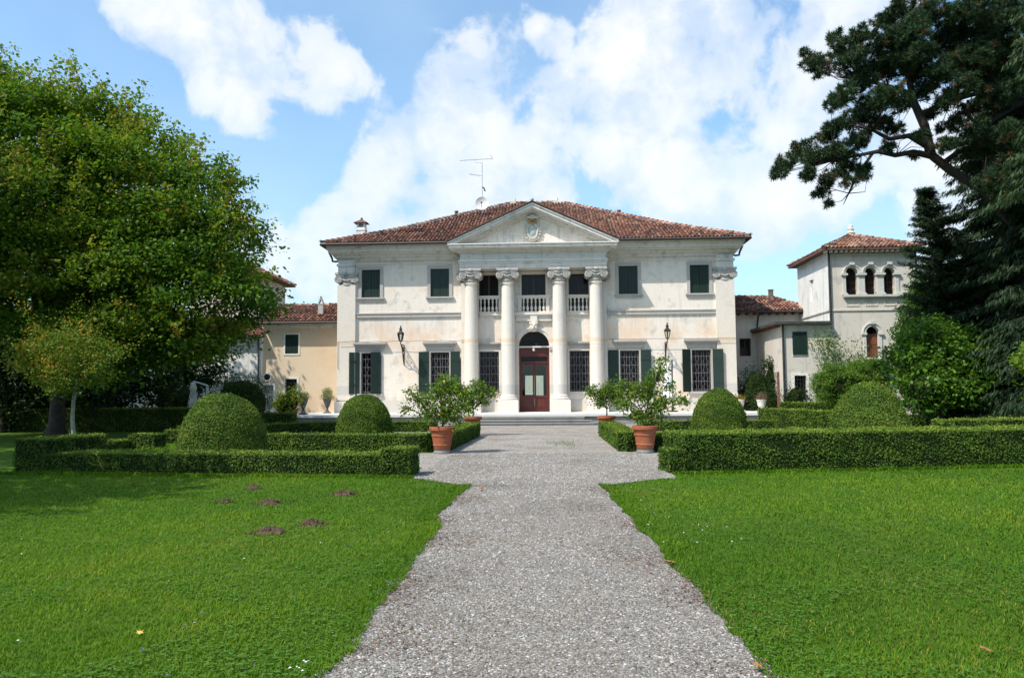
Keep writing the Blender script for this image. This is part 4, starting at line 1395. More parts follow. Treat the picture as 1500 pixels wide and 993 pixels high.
# tower rising behind the left wing
def hip_roof(parent, x0, x1, y0, y1, z, oh, h, faces, bias=0.0):
    rf = link('roof', None, parent)
    cx, cy = (x0+x1)/2, (y0+y1)/2
    a, b_, c, d = (x0-oh, y0-oh), (x1+oh, y0-oh), (x1+oh, y1+oh), (x0-oh, y1+oh)
    mb = MB()
    mb.add([a+(z,), b_+(z,), c+(z,), d+(z,), (cx, cy, z+h), a+(z-.08,), b_+(z-.08,), c+(z-.08,), d+(z-.08,)],
           [(0, 1, 4), (1, 2, 4), (2, 3, 4), (3, 0, 4), (5, 8, 7, 6), (0, 5, 6, 1), (1, 6, 7, 2), (2, 7, 8, 3), (3, 8, 5, 0)])
    mb.build('roof_deck', 'roof_deck', rf)
    cs = [a, b_, c, d]
    for i in faces:
        p, q = cs[i], cs[(i+1) % 4]
        e = np.array([q[0]-p[0], q[1]-p[1], 0.0]); L = np.linalg.norm(e)
        mid = np.array([(p[0]+q[0])/2, (p[1]+q[1])/2, z])
        upv = np.array([cx, cy, z+h])-mid
        tile_field('roof_tiles', (p[0], p[1], z+.01), e, upv, [(0, 0), (L, 0), (L/2, np.linalg.norm(upv))], parent=rf, bias=bias)
    for i in range(4):
        if i in faces or (i-1) % 4 in faces:
            ridge_tiles('hip_tiles', cs[i]+(z+.03,), (cx, cy, z+h+.03), rf)
    return rf
lt = thing('tower', 'square stuccoed tower rising behind the left wing, mostly hidden by the big tree', 'tower', (-20.5, 48, 0))
mb = MB(); mb.box(-2.3, 2.2, 0, 4.6, 0, 9.05); mb.build('wall', 'grey_stucco', lt)
hip_roof(lt, -2.3, 2.2, 0, 4.6, 9.08, .55, 1.35, (0, 1))

# long outbuilding under the tree
ob_ = thing('outbuilding', 'pale plastered outbuilding in the shade behind the big left tree', 'building', (-21.5, 45.32, 0))
mb = MB()
oo = [(-2.0, -.75, .7, 2.6), (2.0, 2.9, .1, 2.3), (-5.2, -4.3, .9, 2.2)]
wall_front(mb, -9, 4.35, 0, 5.0, oo, 0, .3)
mb.quad((4.35, 0, 0), (4.35, 3, 0), (4.35, 3, 5), (4.35, 0, 5)); mb.quad((-9, 0, 0), (-9, 0, 5), (-9, 3, 5), (-9, 3, 0))
mb.build('wall', 'white_stucco', ob_)
rf = link('roof', None, ob_)
mb = MB(); mb.slab([(-9.2, -.45, 5.0), (4.5, -.45, 5.0), (4.5, 3.1, 6.3), (-9.2, 3.1, 6.3)], .06); mb.build('roof_deck', 'roof_deck', rf)
tile_field('roof_tiles', (-9.2, -.48, 5.01), (1, 0, 0), (0, 3.55, 1.3), [(0, 0), (13.7, 0), (13.7, 3.75), (0, 3.75)], parent=rf)
for o in oo:
    mb = MB(); ring_frame(mb, *o, .12, -.03, .01, bottom=False)
    w_ = mb.build('window', 'stone_white', ob_)
    MB().box(o[0], o[1], .22, .24, o[2], o[3]).build('pane', 'dark_glass', w_)
mb = MB(); mb.tube([(4.2, -.08, 0), (4.2, -.08, 5)], .05, 6); mb.build('downpipe', 'lead_pipe', ob_)

# right: low wing, annex, tower
rw = thing('side_wing', 'grey plastered low wing with tiled roof between the villa and the right tower', 'building', (12.5, 46.3, 0))
mb = MB()
wo_ = [(-1.42, -.76, 3.62, 4.66)]
wall_front(mb, -2.6, 4.2, 0, 6.2, wo_, 0, .3)
mb.quad((-2.6, 5, 0), (-2.6, 5, 6.2), (4.2, 5, 6.2), (4.2, 5, 0)); mb.quad((4.2, 0, 0), (4.2, 5, 0), (4.2, 5, 6.2), (4.2, 0, 6.2))
mb.build('wall', 'grey_stucco', rw)
rf = link('roof', None, rw)
mb = MB(); mb.slab([(-2.6, -.6, 6.2), (2.75, -.6, 6.2), (1.2, 2.6, 7.35), (-2.6, 2.6, 7.45)], .06)
mb.slab([(2.75, -.6, 6.2), (3.4, 4.5, 6.2), (1.2, 2.6, 7.35)], .05); mb.build('roof_deck', 'roof_deck', rf)
tile_field('roof_tiles', (-2.6, -.63, 6.21), (1, 0, 0), (0, 3.2, 1.22), [(0, 0), (5.3, 0), (3.9, 3.42), (0, 3.42)], parent=rf)
ridge_tiles('ridge_tiles', (-2.6, 2.6, 7.45), (1.2, 2.6, 7.36), rf)
ridge_tiles('hip_tiles', (2.78, -.62, 6.24), (1.2, 2.6, 7.36), rf)
re_ = MB().box(0, .1, -.52, .0, 6.02, 6.13).mesh('rafter_end', 'oak_wood')
for i in range(11):
    link('rafter_end', re_, rf, (-2.4+i*.45, 0, 0))
mb = MB(); mb.tube([(-2.6, -.66, 6.16), (2.75, -.66, 6.16)], .055, 6)
mb.tube([(-.35, -.66, 6.1), (-.38, -.3, 5.9), (-.38, -.08, 5.5), (-.38, -.08, 0)], .05, 6); mb.build('gutter', 'gutter', rf)
mb = MB(); mb.box(.95, 1.2, 2.0, 2.25, 6.8, 7.75); mb.box(.93, 1.22, 1.98, 2.27, 7.75, 7.8); mb.build('chimney', 'weathered_brick', rw)
mb = MB(); ring_frame(mb, -1.42, -.76, 3.62, 4.66, .07, -.02, .01); w_ = mb.build('window', 'grey_stucco', rw)
MB().box(-1.42, -.76, .2, .22, 3.62, 4.66).build('pane', 'dark_glass', w_)
mb = MB(); ring_frame(mb, -1.37, -.81, 3.67, 4.6, .05, .13, .19); mb.box(-1.11, -1.07, .13, .19, 3.67, 4.6); mb.build('casement', 'window_wood', w_)

an = thing('annex', 'flat roofed annex with closed green shutters against the right tower', 'building', (12.06, 41.2, 0))
mb = MB()
ao = [(.55, 1.22, 3.46, 4.60), (.57, 1.17, 1.12, 2.36)]
wall_front(mb, 0, 2.56, 0, 5.0, ao, 0, .3)
mb.quad((0, 0, 0), (0, 0, 5), (0, 5.05, 5), (0, 5.05, 0))
mb.build('wall', 'grey_stucco', an)
mb = MB(); mb.slab([(-.38, -.35, 5.16), (2.5, -.35, 5.16), (2.5, 5.0, 5.16), (-.38, 5.0, 5.16)], .14); mb.build('roof', 'lead_pipe', an)
re_ = MB().box(-.30, 0, 0, .09, 4.92, 5.015).mesh('rafter_end', 'oak_wood')
for k in range(11):
    link('rafter_end', re_, an, (0, .2+.45*k, 0))
mb = MB(); mb.tube([(.02, -.09, 5.0), (.02, -.09, 0)], .055, 6); mb.build('downpipe', 'iron', an)
mb = MB(); mb.box(.5, 1.27, -.03, .01, 3.37, 3.455); w_ = mb.build('window', 'stone_white', an)
MB().box(.55, 1.22, .2, .22, 3.46, 4.6).build('pane', 'interior_dark', w_)
s2 = shutter_mesh(.37, 1.2, 2)
link('shutter', s2, w_, (.52, -.02, 3.44)); link('shutter', s2, w_, (.895, -.02, 3.44))
mb = MB(); ring_frame(mb, .57, 1.17, 1.12, 2.36, .14, -.03, .01); w_ = mb.build('window', 'stone_white', an)
MB().box(.57, 1.17, .2, .22, 1.12, 2.36).build('pane', 'dark_glass', w_)
link('grille', bars_mesh(.6, 1.24, 3, 5), w_, (.87, .04, 1.12))

tw = thing('tower', 'grey square belvedere tower with three arched openings on the right', 'tower', (14.62, 41.2, 0))
mb = MB()
TX = 4.34
arc = [(.81, 1.43), (1.79, 2.37), (2.76, 3.32)]
to = [(a, b_, 6.54, 8.0) for a, b_ in arc]+[(1.73, 2.38, 3.25, 4.90)]
wall_front(mb, 0, TX, 0, 8.86, to, 0, .35)
for a, b_ in arc:
    arch_fill(mb, (a+b_)/2, 7.68, (b_-a)/2, 8.0, 0, .35)
arch_fill(mb, 2.055, 4.56, .325, 4.90, 0, .35)
mb.quad((TX, 0, 0), (TX, 5.3, 0), (TX, 5.3, 8.86), (TX, 0, 8.86)); mb.quad((0, 5.3, 0), (0, 5.3, 8.86), (TX, 5.3, 8.86), (TX, 5.3, 0))
mb.build('wall', 'grey_stucco', tw)
mb = MB()
fl = lambda x, y, z: (y, 5.3-x, z)
wall_front(mb, 0, 5.3, 0, 8.86, [(2.1, 2.75, 6.55, 7.75)], -.0, .25, flip=fl)
mb.build('side_wall', 'white_stucco', tw)  # paler than the front wall: sun on this side put into the colour
mb = MB(); mb.box(.10, .16, 2.45, 3.3, 6.4, 7.9); w_ = mb.build('side_window', 'white_stucco', tw)
mb = MB(); mb.box(-.05, .02, -.0, 5.25, 5.72, 5.80); mb.build('side_string_course', 'grey_stucco', tw)
hip_roof(tw, 0, TX, 0, 5.3, 8.93, .42, 1.22, (0, 3), .12)
re_ = MB().box(0, .1, -.36, 0, 8.74, 8.84).mesh('rafter_end', 'grey_stucco')
for i in range(19):
    link('rafter_end', re_, tw, (-.3+i*.26, 0, 0))
mb = MB(); mb.box(-.03, TX+.03, -.06, .02, 8.60, 8.70)
mb.box(.0, TX, -.05, .002, 5.70, 5.77); mb.build('string_course', 'grey_stucco', tw)
mb = MB(); mb.box(.62, 3.72, -.18, .002, 6.42, 6.53); mb.box(.68, 3.66, -.10, .002, 6.36, 6.42); mb.build('sill', 'tower_trim', tw)
for xc, wd in ((.72, .15), (1.61, .30), (2.565, .32), (3.42, .16)):
    mb = MB()
    mb.box(xc-wd/2, xc+wd/2, -.06, .2, 6.66, 7.5)
    mb.box(xc-wd/2-.07, xc+wd/2+.07, -.13, .2, 6.532, 6.60)
    mb.box(xc-wd/2-.035, xc+wd/2+.035, -.09, .2, 6.60, 6.66)
    mb.box(xc-wd/2-.04, xc+wd/2+.04, -.10, .2, 7.5, 7.56)
    mb.box(xc-wd/2-.08, xc+wd/2+.08, -.15, .2, 7.56, 7.66)
    mb.build('loggia_pier', 'tower_trim', tw)
for a, b_ in arc:
    mb = MB(); rr = (b_-a)/2
    arch_ring(mb, (a+b_)/2, 7.68, rr+.004, rr+.10, -.05, .01); arch_ring(mb, (a+b_)/2, 7.68, rr+.10, rr+.15, -.09, .01)
    mb.box((a+b_)/2-.13, (a+b_)/2+.13, -.14, .0, 8.10, 8.24)
    w_ = mb.build('arched_opening', 'tower_trim', tw)
    MB().box(a, b_, .345, .355, 6.54, 8.0).build('pane', 'interior_dark', w_)
    mb = MB(); cxx = (a+b_)/2
    for z in (6.85, 7.2, 7.5):
        mb.box(a, b_, .24, .28, z-.012, z+.012)
    mb.box(cxx-.012, cxx+.012, .241, .279, 6.54, 7.95); mb.build('casement', 'window_wood', w_)
mb = MB()
arch_ring(mb, 2.055, 4.56, .329, .46, -.06, .01); arch_ring(mb, 2.055, 4.56, .46, .51, -.1, .01)
for sx in (-1, 1):
    a, b_ = sorted((2.055+sx*.329, 2.055+sx*.47)); mb.box(a, b_, -.06, .01, 3.25, 4.44)
    a, b_ = sorted((2.055+sx*.30, 2.055+sx*.56)); mb.box(a, b_, -.12, .01, 4.44, 4.555)
mb.box(1.94, 2.17, -.14, .01, 5.0, 5.15)
w_ = mb.build('balcony_door', 'tower_trim', tw)
MB().box(1.73, 2.38, .26, .28, 4.5, 4.90).build('fanlight', 'dark_glass', w_)
for cx_ in (1.89, 2.22):
    mb = MB(); mb.box(cx_-.16, cx_+.16, .2, .25, 3.25, 4.5)
    for z in (3.4, 3.95):
        mb.box(cx_-.1, cx_+.1, .18, .21, z, z+.42)
    mb.build('door_leaf', 'oak_wood', w_)
mb = MB(); mb.box(1.55, 2.56, -.55, .0, 3.14, 3.24)
mb.build('balcony_slab', 'stone_white', w_)
mb = MB()
for i in range(10):
    x = 1.58+i*.105
    mb.tube([(x, -.52, 3.24), (x, -.52, 3.72)], .010, 4)
mb.tube([(1.56, -.52, 3.73), (2.55, -.52, 3.73)], .014, 4)
mb.build('railing', 'iron', w_)
for x_, zl in ((-.06, 5.1), (TX+.02, 3)):
    MB().tube([(x_, -.10, 8.85), (x_, -.10, zl)], .055, 6).build('downpipe', 'iron', tw)
mb = MB(); mb.lathe([(.20, 10.05), (.20, 10.30), (.24, 10.32), (.16, 10.40), (.16, 10.52), (.19, 10.54), (.12, 10.62), (.12, 10.72), (.06, 10.80)], 10, (TX/2, 2.65, 0)); mb.build('finial', 'plinth_stone', tw)
for i in range(3):
    mb = MB(); c = (arc[i][0]+arc[i][1])/2
    ring_frame(mb, c-.28, c+.28, 5.98, 6.24, .035, -.025, .01); mb.build('relief_panel', 'grey_stucco', tw)

# the park closes behind the villa with a line of dark trees
# car seen through the villa's hall, parked behind
yd = thing('garden_wall', 'garden wall at the far side of the court, seen through the glass door', 'wall', (-2.0, 84, 0))
mb = MB(); mb.box(-9, 9, 0, .4, 0, 3.7); mb.build('wall', 'grey_stucco', yd)
mb = MB(); mb.box(-9.1, 9.1, -.06, .46, 3.7, 3.82); mb.build('coping', 'trim_stone', yd)
car = thing('parked_car', 'silver car parked behind the villa, seen through the glass door', 'car', (-1.95, 73.5, 0))
mb = MB()
pr_ = [(-.86, .25), (.86, .25), (.90, .55), (.86, .92), (.70, 1.0), (-.70, 1.0), (-.86, .92), (-.90, .55)]
mb.prism(pr_, -2.1, 2.1)
pr_ = [(-.74, .99), (.74, .99), (.60, 1.42), (.5, 1.47), (-.5, 1.47), (-.60, 1.42)]
mb.prism(pr_, -.9, 1.6)
mb.build('body', 'car_paint', car)
mb = MB(); mb.quad((-.62, -.92, 1.02), (.62, -.92, 1.02), (.52, -.905, 1.38), (-.52, -.905, 1.38)); mb.build('windscreen', 'dark_glass', car)
for sx in (-1, 1):
    for y in (-1.35, 1.35):
        mb = MB()
        n = 14
        for a, rr in ((.0, .31),):
            vs = [(sx*(.72), y+rr*math.cos(2*PI*i/n), .31+rr*math.sin(2*PI*i/n)) for i in range(n)]+[(sx*.92, y+rr*math.cos(2*PI*i/n), .31+rr*math.sin(2*PI*i/n)) for i in range(n)]
            mb.add(vs, [tuple(range(n)), tuple(range(2*n-1, n-1, -1))]+[(i, (i+1) % n, n+(i+1) % n, n+i) for i in range(n)])
        mb.build('wheel', 'rubber', car)
    mb = MB(); mb.ball((sx*.66, -2.1, .72), (.15, .05, .09), 8, 5); mb.build('headlight', 'lamp_glass', car)

# ================================================================== PLANTS
def tint_n(n, a=2.0, b=2.0):
    return rng.beta(a, b, n)
def surf_leaves(P, N, size, mat, name, parent, jitter=0.02, spread=0.9, width=0.6, tint=None, up=0.3):
    n = len(P)
    nn = unit(N+rng.normal(0, spread, (n, 3)))
    ax = unit(np.cross(nn, rnd_dir(n))+np.array([0, 0, up]))
    C = P+N*rng.normal(0, jitter, (n, 1))
    s = size*rng.uniform(0.7, 1.35, n)
    t = tint if tint is not None else tint_n(n)
    return np_mesh(name, leaf_quads(C, ax, nn, s, s*width), 4, mat, t, parent)
def lowfreq(P, f, ph=0.0):
    return (np.sin(P[:, 0]*f+ph+np.sin(P[:, 1]*f*.7)*1.3)+np.sin(P[:, 1]*f*1.3+ph*2+P[:, 2]*f*.9)+np.sin(P[:, 2]*f*1.7+P[:, 0]*f*.6+ph))/3

def hedge(label, p0, p1, thick, h, dens=1500, size=0.045, group='clipped box hedges', wob=0.02, name='box_hedge', yellow=0.0):
    """front foot of the hedge runs p0 -> p1, thickness goes to the left of that direction"""
    p0 = np.array(p0, float); p1 = np.array(p1, float)
    L = float(np.linalg.norm(p1-p0))
    rz = math.atan2(p1[1]-p0[1], p1[0]-p0[0])
    root = thing(name, label, 'hedge', (p0[0], p0[1], 0), rz, group)
    core = MB()
    i_ = .03
    nx = max(2, int(L/.4))
    nz = 3
    # a core with gently uneven faces
    def pt(x, y, z):
        d = .012*math.sin(x*5.1+z*3)+.012*math.sin(x*2.3+y*7)
        return (x, y+(d if y < thick/2 else -d), z+(.010*math.sin(x*3.7+y*5) if z > .1 else 0))
    xs = [i_+(L-2*i_)*k/nx for k in range(nx+1)]
    for k in range(nx):
        a, b_ = xs[k], xs[k+1]
        core.quad(pt(a, i_, 0), pt(b_, i_, 0), pt(b_, i_, h-i_), pt(a, i_, h-i_))
        core.quad(pt(a, thick-i_, 0), pt(a, thick-i_, h-i_), pt(b_, thick-i_, h-i_), pt(b_, thick-i_, 0))
        core.quad(pt(a, i_, h-i_), pt(b_, i_, h-i_), pt(b_, thick-i_, h-i_), pt(a, thick-i_, h-i_))
    for x in (xs[0], xs[-1]):
        core.quad(pt(x, i_, 0), pt(x, thick-i_, 0), pt(x, thick-i_, h-i_), pt(x, i_, h-i_))
    core.build('core', 'hedge_core', root)
    Ps = []; Ns = []
    def face(area, f, nrm):
        n = int(area*dens)
        u = rng.random(n); v = rng.random(n)
        Ps.append(f(u, v)); Ns.append(np.tile(np.array(nrm, float), (n, 1)))
    z = lambda v: h*v**.92
    face(L*h, lambda u, v: np.stack([u*L, u*0, z(v)], 1), (0, -1, 0))
    face(L*h*.5, lambda u, v: np.stack([u*L, u*0+thick, z(v)], 1), (0, 1, 0))
    face(L*thick*1.15, lambda u, v: np.stack([u*L, v*thick, u*0+h], 1), (0, 0, 1))
    face(thick*h, lambda u, v: np.stack([u*0, u*thick, z(v)], 1), (-1, 0, 0))
    face(thick*h, lambda u, v: np.stack([u*0+L, u*thick, z(v)], 1), (1, 0, 0))
    P = np.concatenate(Ps); N = np.concatenate(Ns)
    wv = lowfreq(P, 4.0, p0[0])
    w2 = lowfreq(P, 10.0, p0[1])
    P = P+N*(wv*wob+w2*.022)[:, None]
    # young growth on top, plus sunlit top and shaded sides painted into the tint
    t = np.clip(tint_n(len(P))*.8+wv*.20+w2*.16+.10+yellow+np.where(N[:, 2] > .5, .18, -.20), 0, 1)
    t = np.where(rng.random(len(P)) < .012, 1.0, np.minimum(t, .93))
    N2 = unit(N+np.array([0, -.1, .55]))
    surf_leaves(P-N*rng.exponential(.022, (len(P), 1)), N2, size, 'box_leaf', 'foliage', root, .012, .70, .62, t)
    # straggling shoots
    ns = int(L*thick*10+L*3)
    if ns < 20:
        return root
    sp = np.stack([rng.random(ns)*L, rng.random(ns)*thick, np.full(ns, h)], 1)
    C = np.repeat(sp, 5, 0)+np.tile(np.arange(5)[:, None]*np.array([[0, 0, .016]]), (ns, 1))*rng.uniform(.4, 1.5, (ns*5, 1))
    surf_leaves(C, np.tile(np.array([[0, 0, 1.0]]), (len(C), 1)), size*.9, 'box_leaf', 'shoots', root, .01, .9, .6, np.clip(tint_n(len(C))*.5+.42, 0, .93), .8)['kind'] = 'stuff'
    return root

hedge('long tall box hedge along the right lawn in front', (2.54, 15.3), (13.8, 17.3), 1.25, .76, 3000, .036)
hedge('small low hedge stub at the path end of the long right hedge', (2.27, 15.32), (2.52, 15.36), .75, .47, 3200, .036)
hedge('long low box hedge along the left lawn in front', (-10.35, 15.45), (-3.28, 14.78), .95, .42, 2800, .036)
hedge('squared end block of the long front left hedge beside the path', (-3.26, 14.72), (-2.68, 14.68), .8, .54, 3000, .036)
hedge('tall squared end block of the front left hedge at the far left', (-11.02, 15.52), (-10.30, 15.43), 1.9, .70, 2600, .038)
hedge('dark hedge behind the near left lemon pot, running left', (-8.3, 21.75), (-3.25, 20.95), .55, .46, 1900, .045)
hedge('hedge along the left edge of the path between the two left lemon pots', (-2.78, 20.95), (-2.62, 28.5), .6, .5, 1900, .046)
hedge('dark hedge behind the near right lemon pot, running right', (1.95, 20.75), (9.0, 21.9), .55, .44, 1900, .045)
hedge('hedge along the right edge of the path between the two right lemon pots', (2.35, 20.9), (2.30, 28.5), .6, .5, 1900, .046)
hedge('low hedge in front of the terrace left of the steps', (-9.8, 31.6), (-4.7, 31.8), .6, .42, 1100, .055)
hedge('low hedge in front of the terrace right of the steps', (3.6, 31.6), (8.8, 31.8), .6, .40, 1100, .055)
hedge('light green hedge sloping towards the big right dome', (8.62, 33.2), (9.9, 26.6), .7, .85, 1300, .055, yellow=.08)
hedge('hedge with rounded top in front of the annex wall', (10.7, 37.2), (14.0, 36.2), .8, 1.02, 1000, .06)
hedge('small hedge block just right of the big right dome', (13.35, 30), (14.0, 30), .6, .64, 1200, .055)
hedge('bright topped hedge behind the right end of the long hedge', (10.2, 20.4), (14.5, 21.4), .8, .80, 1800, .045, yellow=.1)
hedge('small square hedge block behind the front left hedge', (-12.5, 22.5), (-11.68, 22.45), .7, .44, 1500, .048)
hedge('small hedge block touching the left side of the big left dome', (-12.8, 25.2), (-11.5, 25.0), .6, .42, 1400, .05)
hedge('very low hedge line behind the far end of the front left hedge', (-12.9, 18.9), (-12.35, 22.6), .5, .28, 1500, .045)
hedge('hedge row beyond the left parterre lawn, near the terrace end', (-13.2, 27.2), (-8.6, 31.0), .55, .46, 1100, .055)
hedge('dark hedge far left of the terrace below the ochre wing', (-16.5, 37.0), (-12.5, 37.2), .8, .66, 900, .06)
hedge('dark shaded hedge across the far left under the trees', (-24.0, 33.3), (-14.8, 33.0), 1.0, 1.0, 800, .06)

def dome(label, x, y, rad, h, dens, size, e=2.3, wide=0.0):
    root = thing('topiary_dome', label, 'topiary', (x, y, 0), 0, 'clipped yew domes')
    z = np.linspace(0, 1, 40)
    prof = lambda q: (np.maximum(0, 1-q**e))**(.5)*(1+wide*(1-q))
    mb = MB()
    mb.lathe([(max(.02, rad*.97*float(prof(q))), h*.97*q) for q in np.linspace(0, .995, 18)], 28)
    mb.build('core', 'hedge_core', root, smooth=True)
    qs = np.linspace(0, 1, 300)
    rr = prof(qs)*rad
    ds = np.sqrt(np.gradient(rr)**2+np.gradient(qs*h)**2)*rr+.003
    cum = np.cumsum(ds); area = 2*PI*cum[-1]*1.0
    n = int(area*dens)
    q = np.interp(rng.random(n)*cum[-1], cum, qs)
    a = rng.uniform(0, 2*PI, n)
    r_ = prof(q)*rad
    drdq = (prof(np.minimum(q+.01, 1))-prof(np.maximum(q-.01, 0)))*rad/.02
    N = unit(np.stack([np.cos(a), np.sin(a), -drdq/h], 1))
    P = np.stack([r_*np.cos(a), r_*np.sin(a), q*h], 1)
    wv = lowfreq(P, 4.5, x)
    w2 = lowfreq(P, 11.0, x+2)
    P = P+N*(wv*.025+w2*.018)[:, None]
    t = np.clip(tint_n(n)*.7+wv*.2+w2*.12+.12, 0, .95)
    t = np.where(rng.random(n) < .02, 1.0, t)
    surf_leaves(P, N, size, 'yew_leaf', 'foliage', root, .02, .7, .45, t)
    return root
dome('big clipped dome behind the front left hedge', -7.96, 18.6, 1.02, 1.60, 3800, .042, 2.5)
dome('clipped dome on the left parterre lawn nearest the left lemon trees', -6.62, 27.4, .97, 1.55, 2600, .05, 2.4)
dome('clipped dome on the right parterre lawn nearest the right lemon trees', 5.78, 27.4, .93, 1.66, 2600, .05, 2.3)
dome('wide clipped dome behind the long right hedge', 7.43, 18.7, .96, 1.74, 3800, .042, 1.9)

def clump_leaves(centers, per, cr, size, droop=0.2, flat=0.65, width=0.7, up=0.7, tint_c=None, spreadn=0.7):
    n = len(centers)
    C = np.repeat(centers, per, 0)
    o = rng.normal(0, 1, (n*per, 3))*np.array([1, 1, flat])*0.5
    C = C+o*cr
    ax = unit(o*np.array([1, 1, .5])+rng.normal(0, .5, (n*per, 3))-np.array([0, 0, droop]))
    nn = unit(np.array([0, 0, up])+rng.normal(0, spreadn, (n*per, 3)))
    s = size*rng.uniform(.6, 1.3, n*per)
    tc = np.repeat(tint_c if tint_c is not None else np.full(n, .5), per)
    t = np.clip(tc+rng.normal(0, .16, n*per), 0, 1)
    return leaf_quads(C, ax, nn, s, s*width), t
def shell_points(blobs, dens, lo=.55, hi=1.04):
    out = []; tin = []
    for c, r_ in blobs:
        c = np.array(c, float); r_ = np.array(r_, float)
        area = 4*PI*((r_[0]*r_[1])**1.6/3+(r_[0]*r_[2])**1.6/3+(r_[1]*r_[2])**1.6/3)**(1/1.6)
        n = max(8, int(area*dens))
        d = rnd_dir(n)
        rad = lo+(hi-lo)*rng.random(n)**.55
        rad = rad*(1+.10*np.sin(d[:, 0]*5+c[0])*np.sin(d[:, 2]*6+c[1])+.06*np.sin(d[:, 1]*9+c[2]))
        P = c+d*r_*rad[:, None]
        # drop what lies deep inside another lobe
        keep = np.ones(n, bool)
        for c2, r2 in blobs:
            if c2 is c:
                continue
            q = (P-np.array(c2))/np.array(r2)
            keep &= (np.sum(q*q, 1) > .36)
        out.append(P[keep])
    return np.concatenate(out)
def limbs(root, base, targets, r0_, mat='bark', trunk_to=None, n_seg=7, wob=.25, trunk_r1=None):
    """trunk from base to the fork, then a limb to every target (world coordinates relative to root)"""
    base = np.array(base, float); fork = np.array(trunk_to, float)
    mb = MB()
    pts = [base+(fork-base)*k/6+np.array([math.sin(k*1.3)*.06, math.cos(k*1.7)*.06, 0])*(k > 0) for k in range(7)]
    r1 = trunk_r1 or r0_*.7
    rad = [r0_*1.35]+[r0_+(r1-r0_)*k/6 for k in range(1, 7)]
    mb.tube(pts, rad, 10)
    mb.build('trunk', mat, root, smooth=True)
    mb = MB()
    for i, t_ in enumerate(targets):
        t_ = np.array(t_, float)
        ps = []
        for k in range(n_seg+1):
            u = k/n_seg
            p = fork+(t_-fork)*u
            p[2] += math.sin(u*PI)*.10*np.linalg.norm(t_-fork)*(.6 if i % 2 else -.4)
            p += rng.normal(0, wob*.25, 3)*(0 < k < n_seg)
            ps.append(p)
        mb.tube(ps, [r1*.75*(1-u/n_seg*.85) for u in range(n_seg+1)], 6)
        for j in range(4):
            k = rng.integers(2, n_seg)
            q = ps[k]
            d = (t_-fork)*.22+rng.normal(0, .10, 3)*np.linalg.norm(t_-fork)
            mb.tube([q, q+d*.5+rng.normal(0, wob*.2, 3), q+d], [r1*.35, r1*.22, r1*.06], 5)
    return mb.build('limb', mat, root, smooth=True)

def broadleaf(name, label, base, blobs, mat, dens, per, cr, size, trunk_r, fork, group=None, sprigs=0, droop=.2, tint0=.45, bark='bark', cat='tree', width=.72, fill=0.0, flat=.65, spreadn=.7, lo=.55):
    root = thing(name, label, cat, base, 0, group)
    b0 = np.array(base, float)
    bl = [(np.array(c)-b0, r_) for c, r_ in blobs]
    P = shell_points(bl, dens, lo)
    n = len(P)
    tc = np.clip(tint0+lowfreq(P, .9, base[0])*.30+rng.normal(0, .12, n), .02, .95)
    V, T = clump_leaves(P, per, cr, size, droop, flat, width, tint_c=tc, spreadn=spreadn)
    Vs = [V]; Ts = [T]
    if sprigs:
        # leafy shoots standing out of the crown's outline
        d = rnd_dir(sprigs); d[:, 2] = np.abs(d[:, 2])*.9
        which = rng.integers(0, len(bl), sprigs)
        c = np.array([bl[i][0] for i in which]); r_ = np.array([bl[i][1] for i in which])
        S = c+d*r_*rng.uniform(.92, 1.0, (sprigs, 1))
        dirs = unit(d+np.array([0, 0, .55])+rng.normal(0, .3, (sprigs, 3)))
        ln = rng.uniform(.4, 1.6, sprigs)
        m_ = 7
        C = np.concatenate([S+dirs*(ln*k/(m_-1))[:, None] for k in range(m_)])
        V2, T2 = clump_leaves(C, 10, .28, size*.95, droop, .8, width, tint_c=np.tile(np.clip(tint0+.24+rng.normal(0, .15, sprigs), 0, .93), m_))
        Vs.append(V2); Ts.append(T2)
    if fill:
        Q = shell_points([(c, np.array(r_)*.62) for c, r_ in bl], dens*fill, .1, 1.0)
        V3, T3 = clump_leaves(Q, int(per*.7), cr*1.2, size*1.3, droop, .8, width, tint_c=np.full(len(Q), .08))  # inner leaves tinted dark, putting the crown's inner shade into the colour
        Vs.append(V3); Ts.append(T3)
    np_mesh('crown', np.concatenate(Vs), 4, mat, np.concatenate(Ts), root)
    limbs(root, (0, 0, 0), [np.array(c)*np.array([.8, .8, .95])+np.array(fork)*np.array([.2, .2, .05]) for c, r_ in bl], trunk_r, bark, fork)
    return root

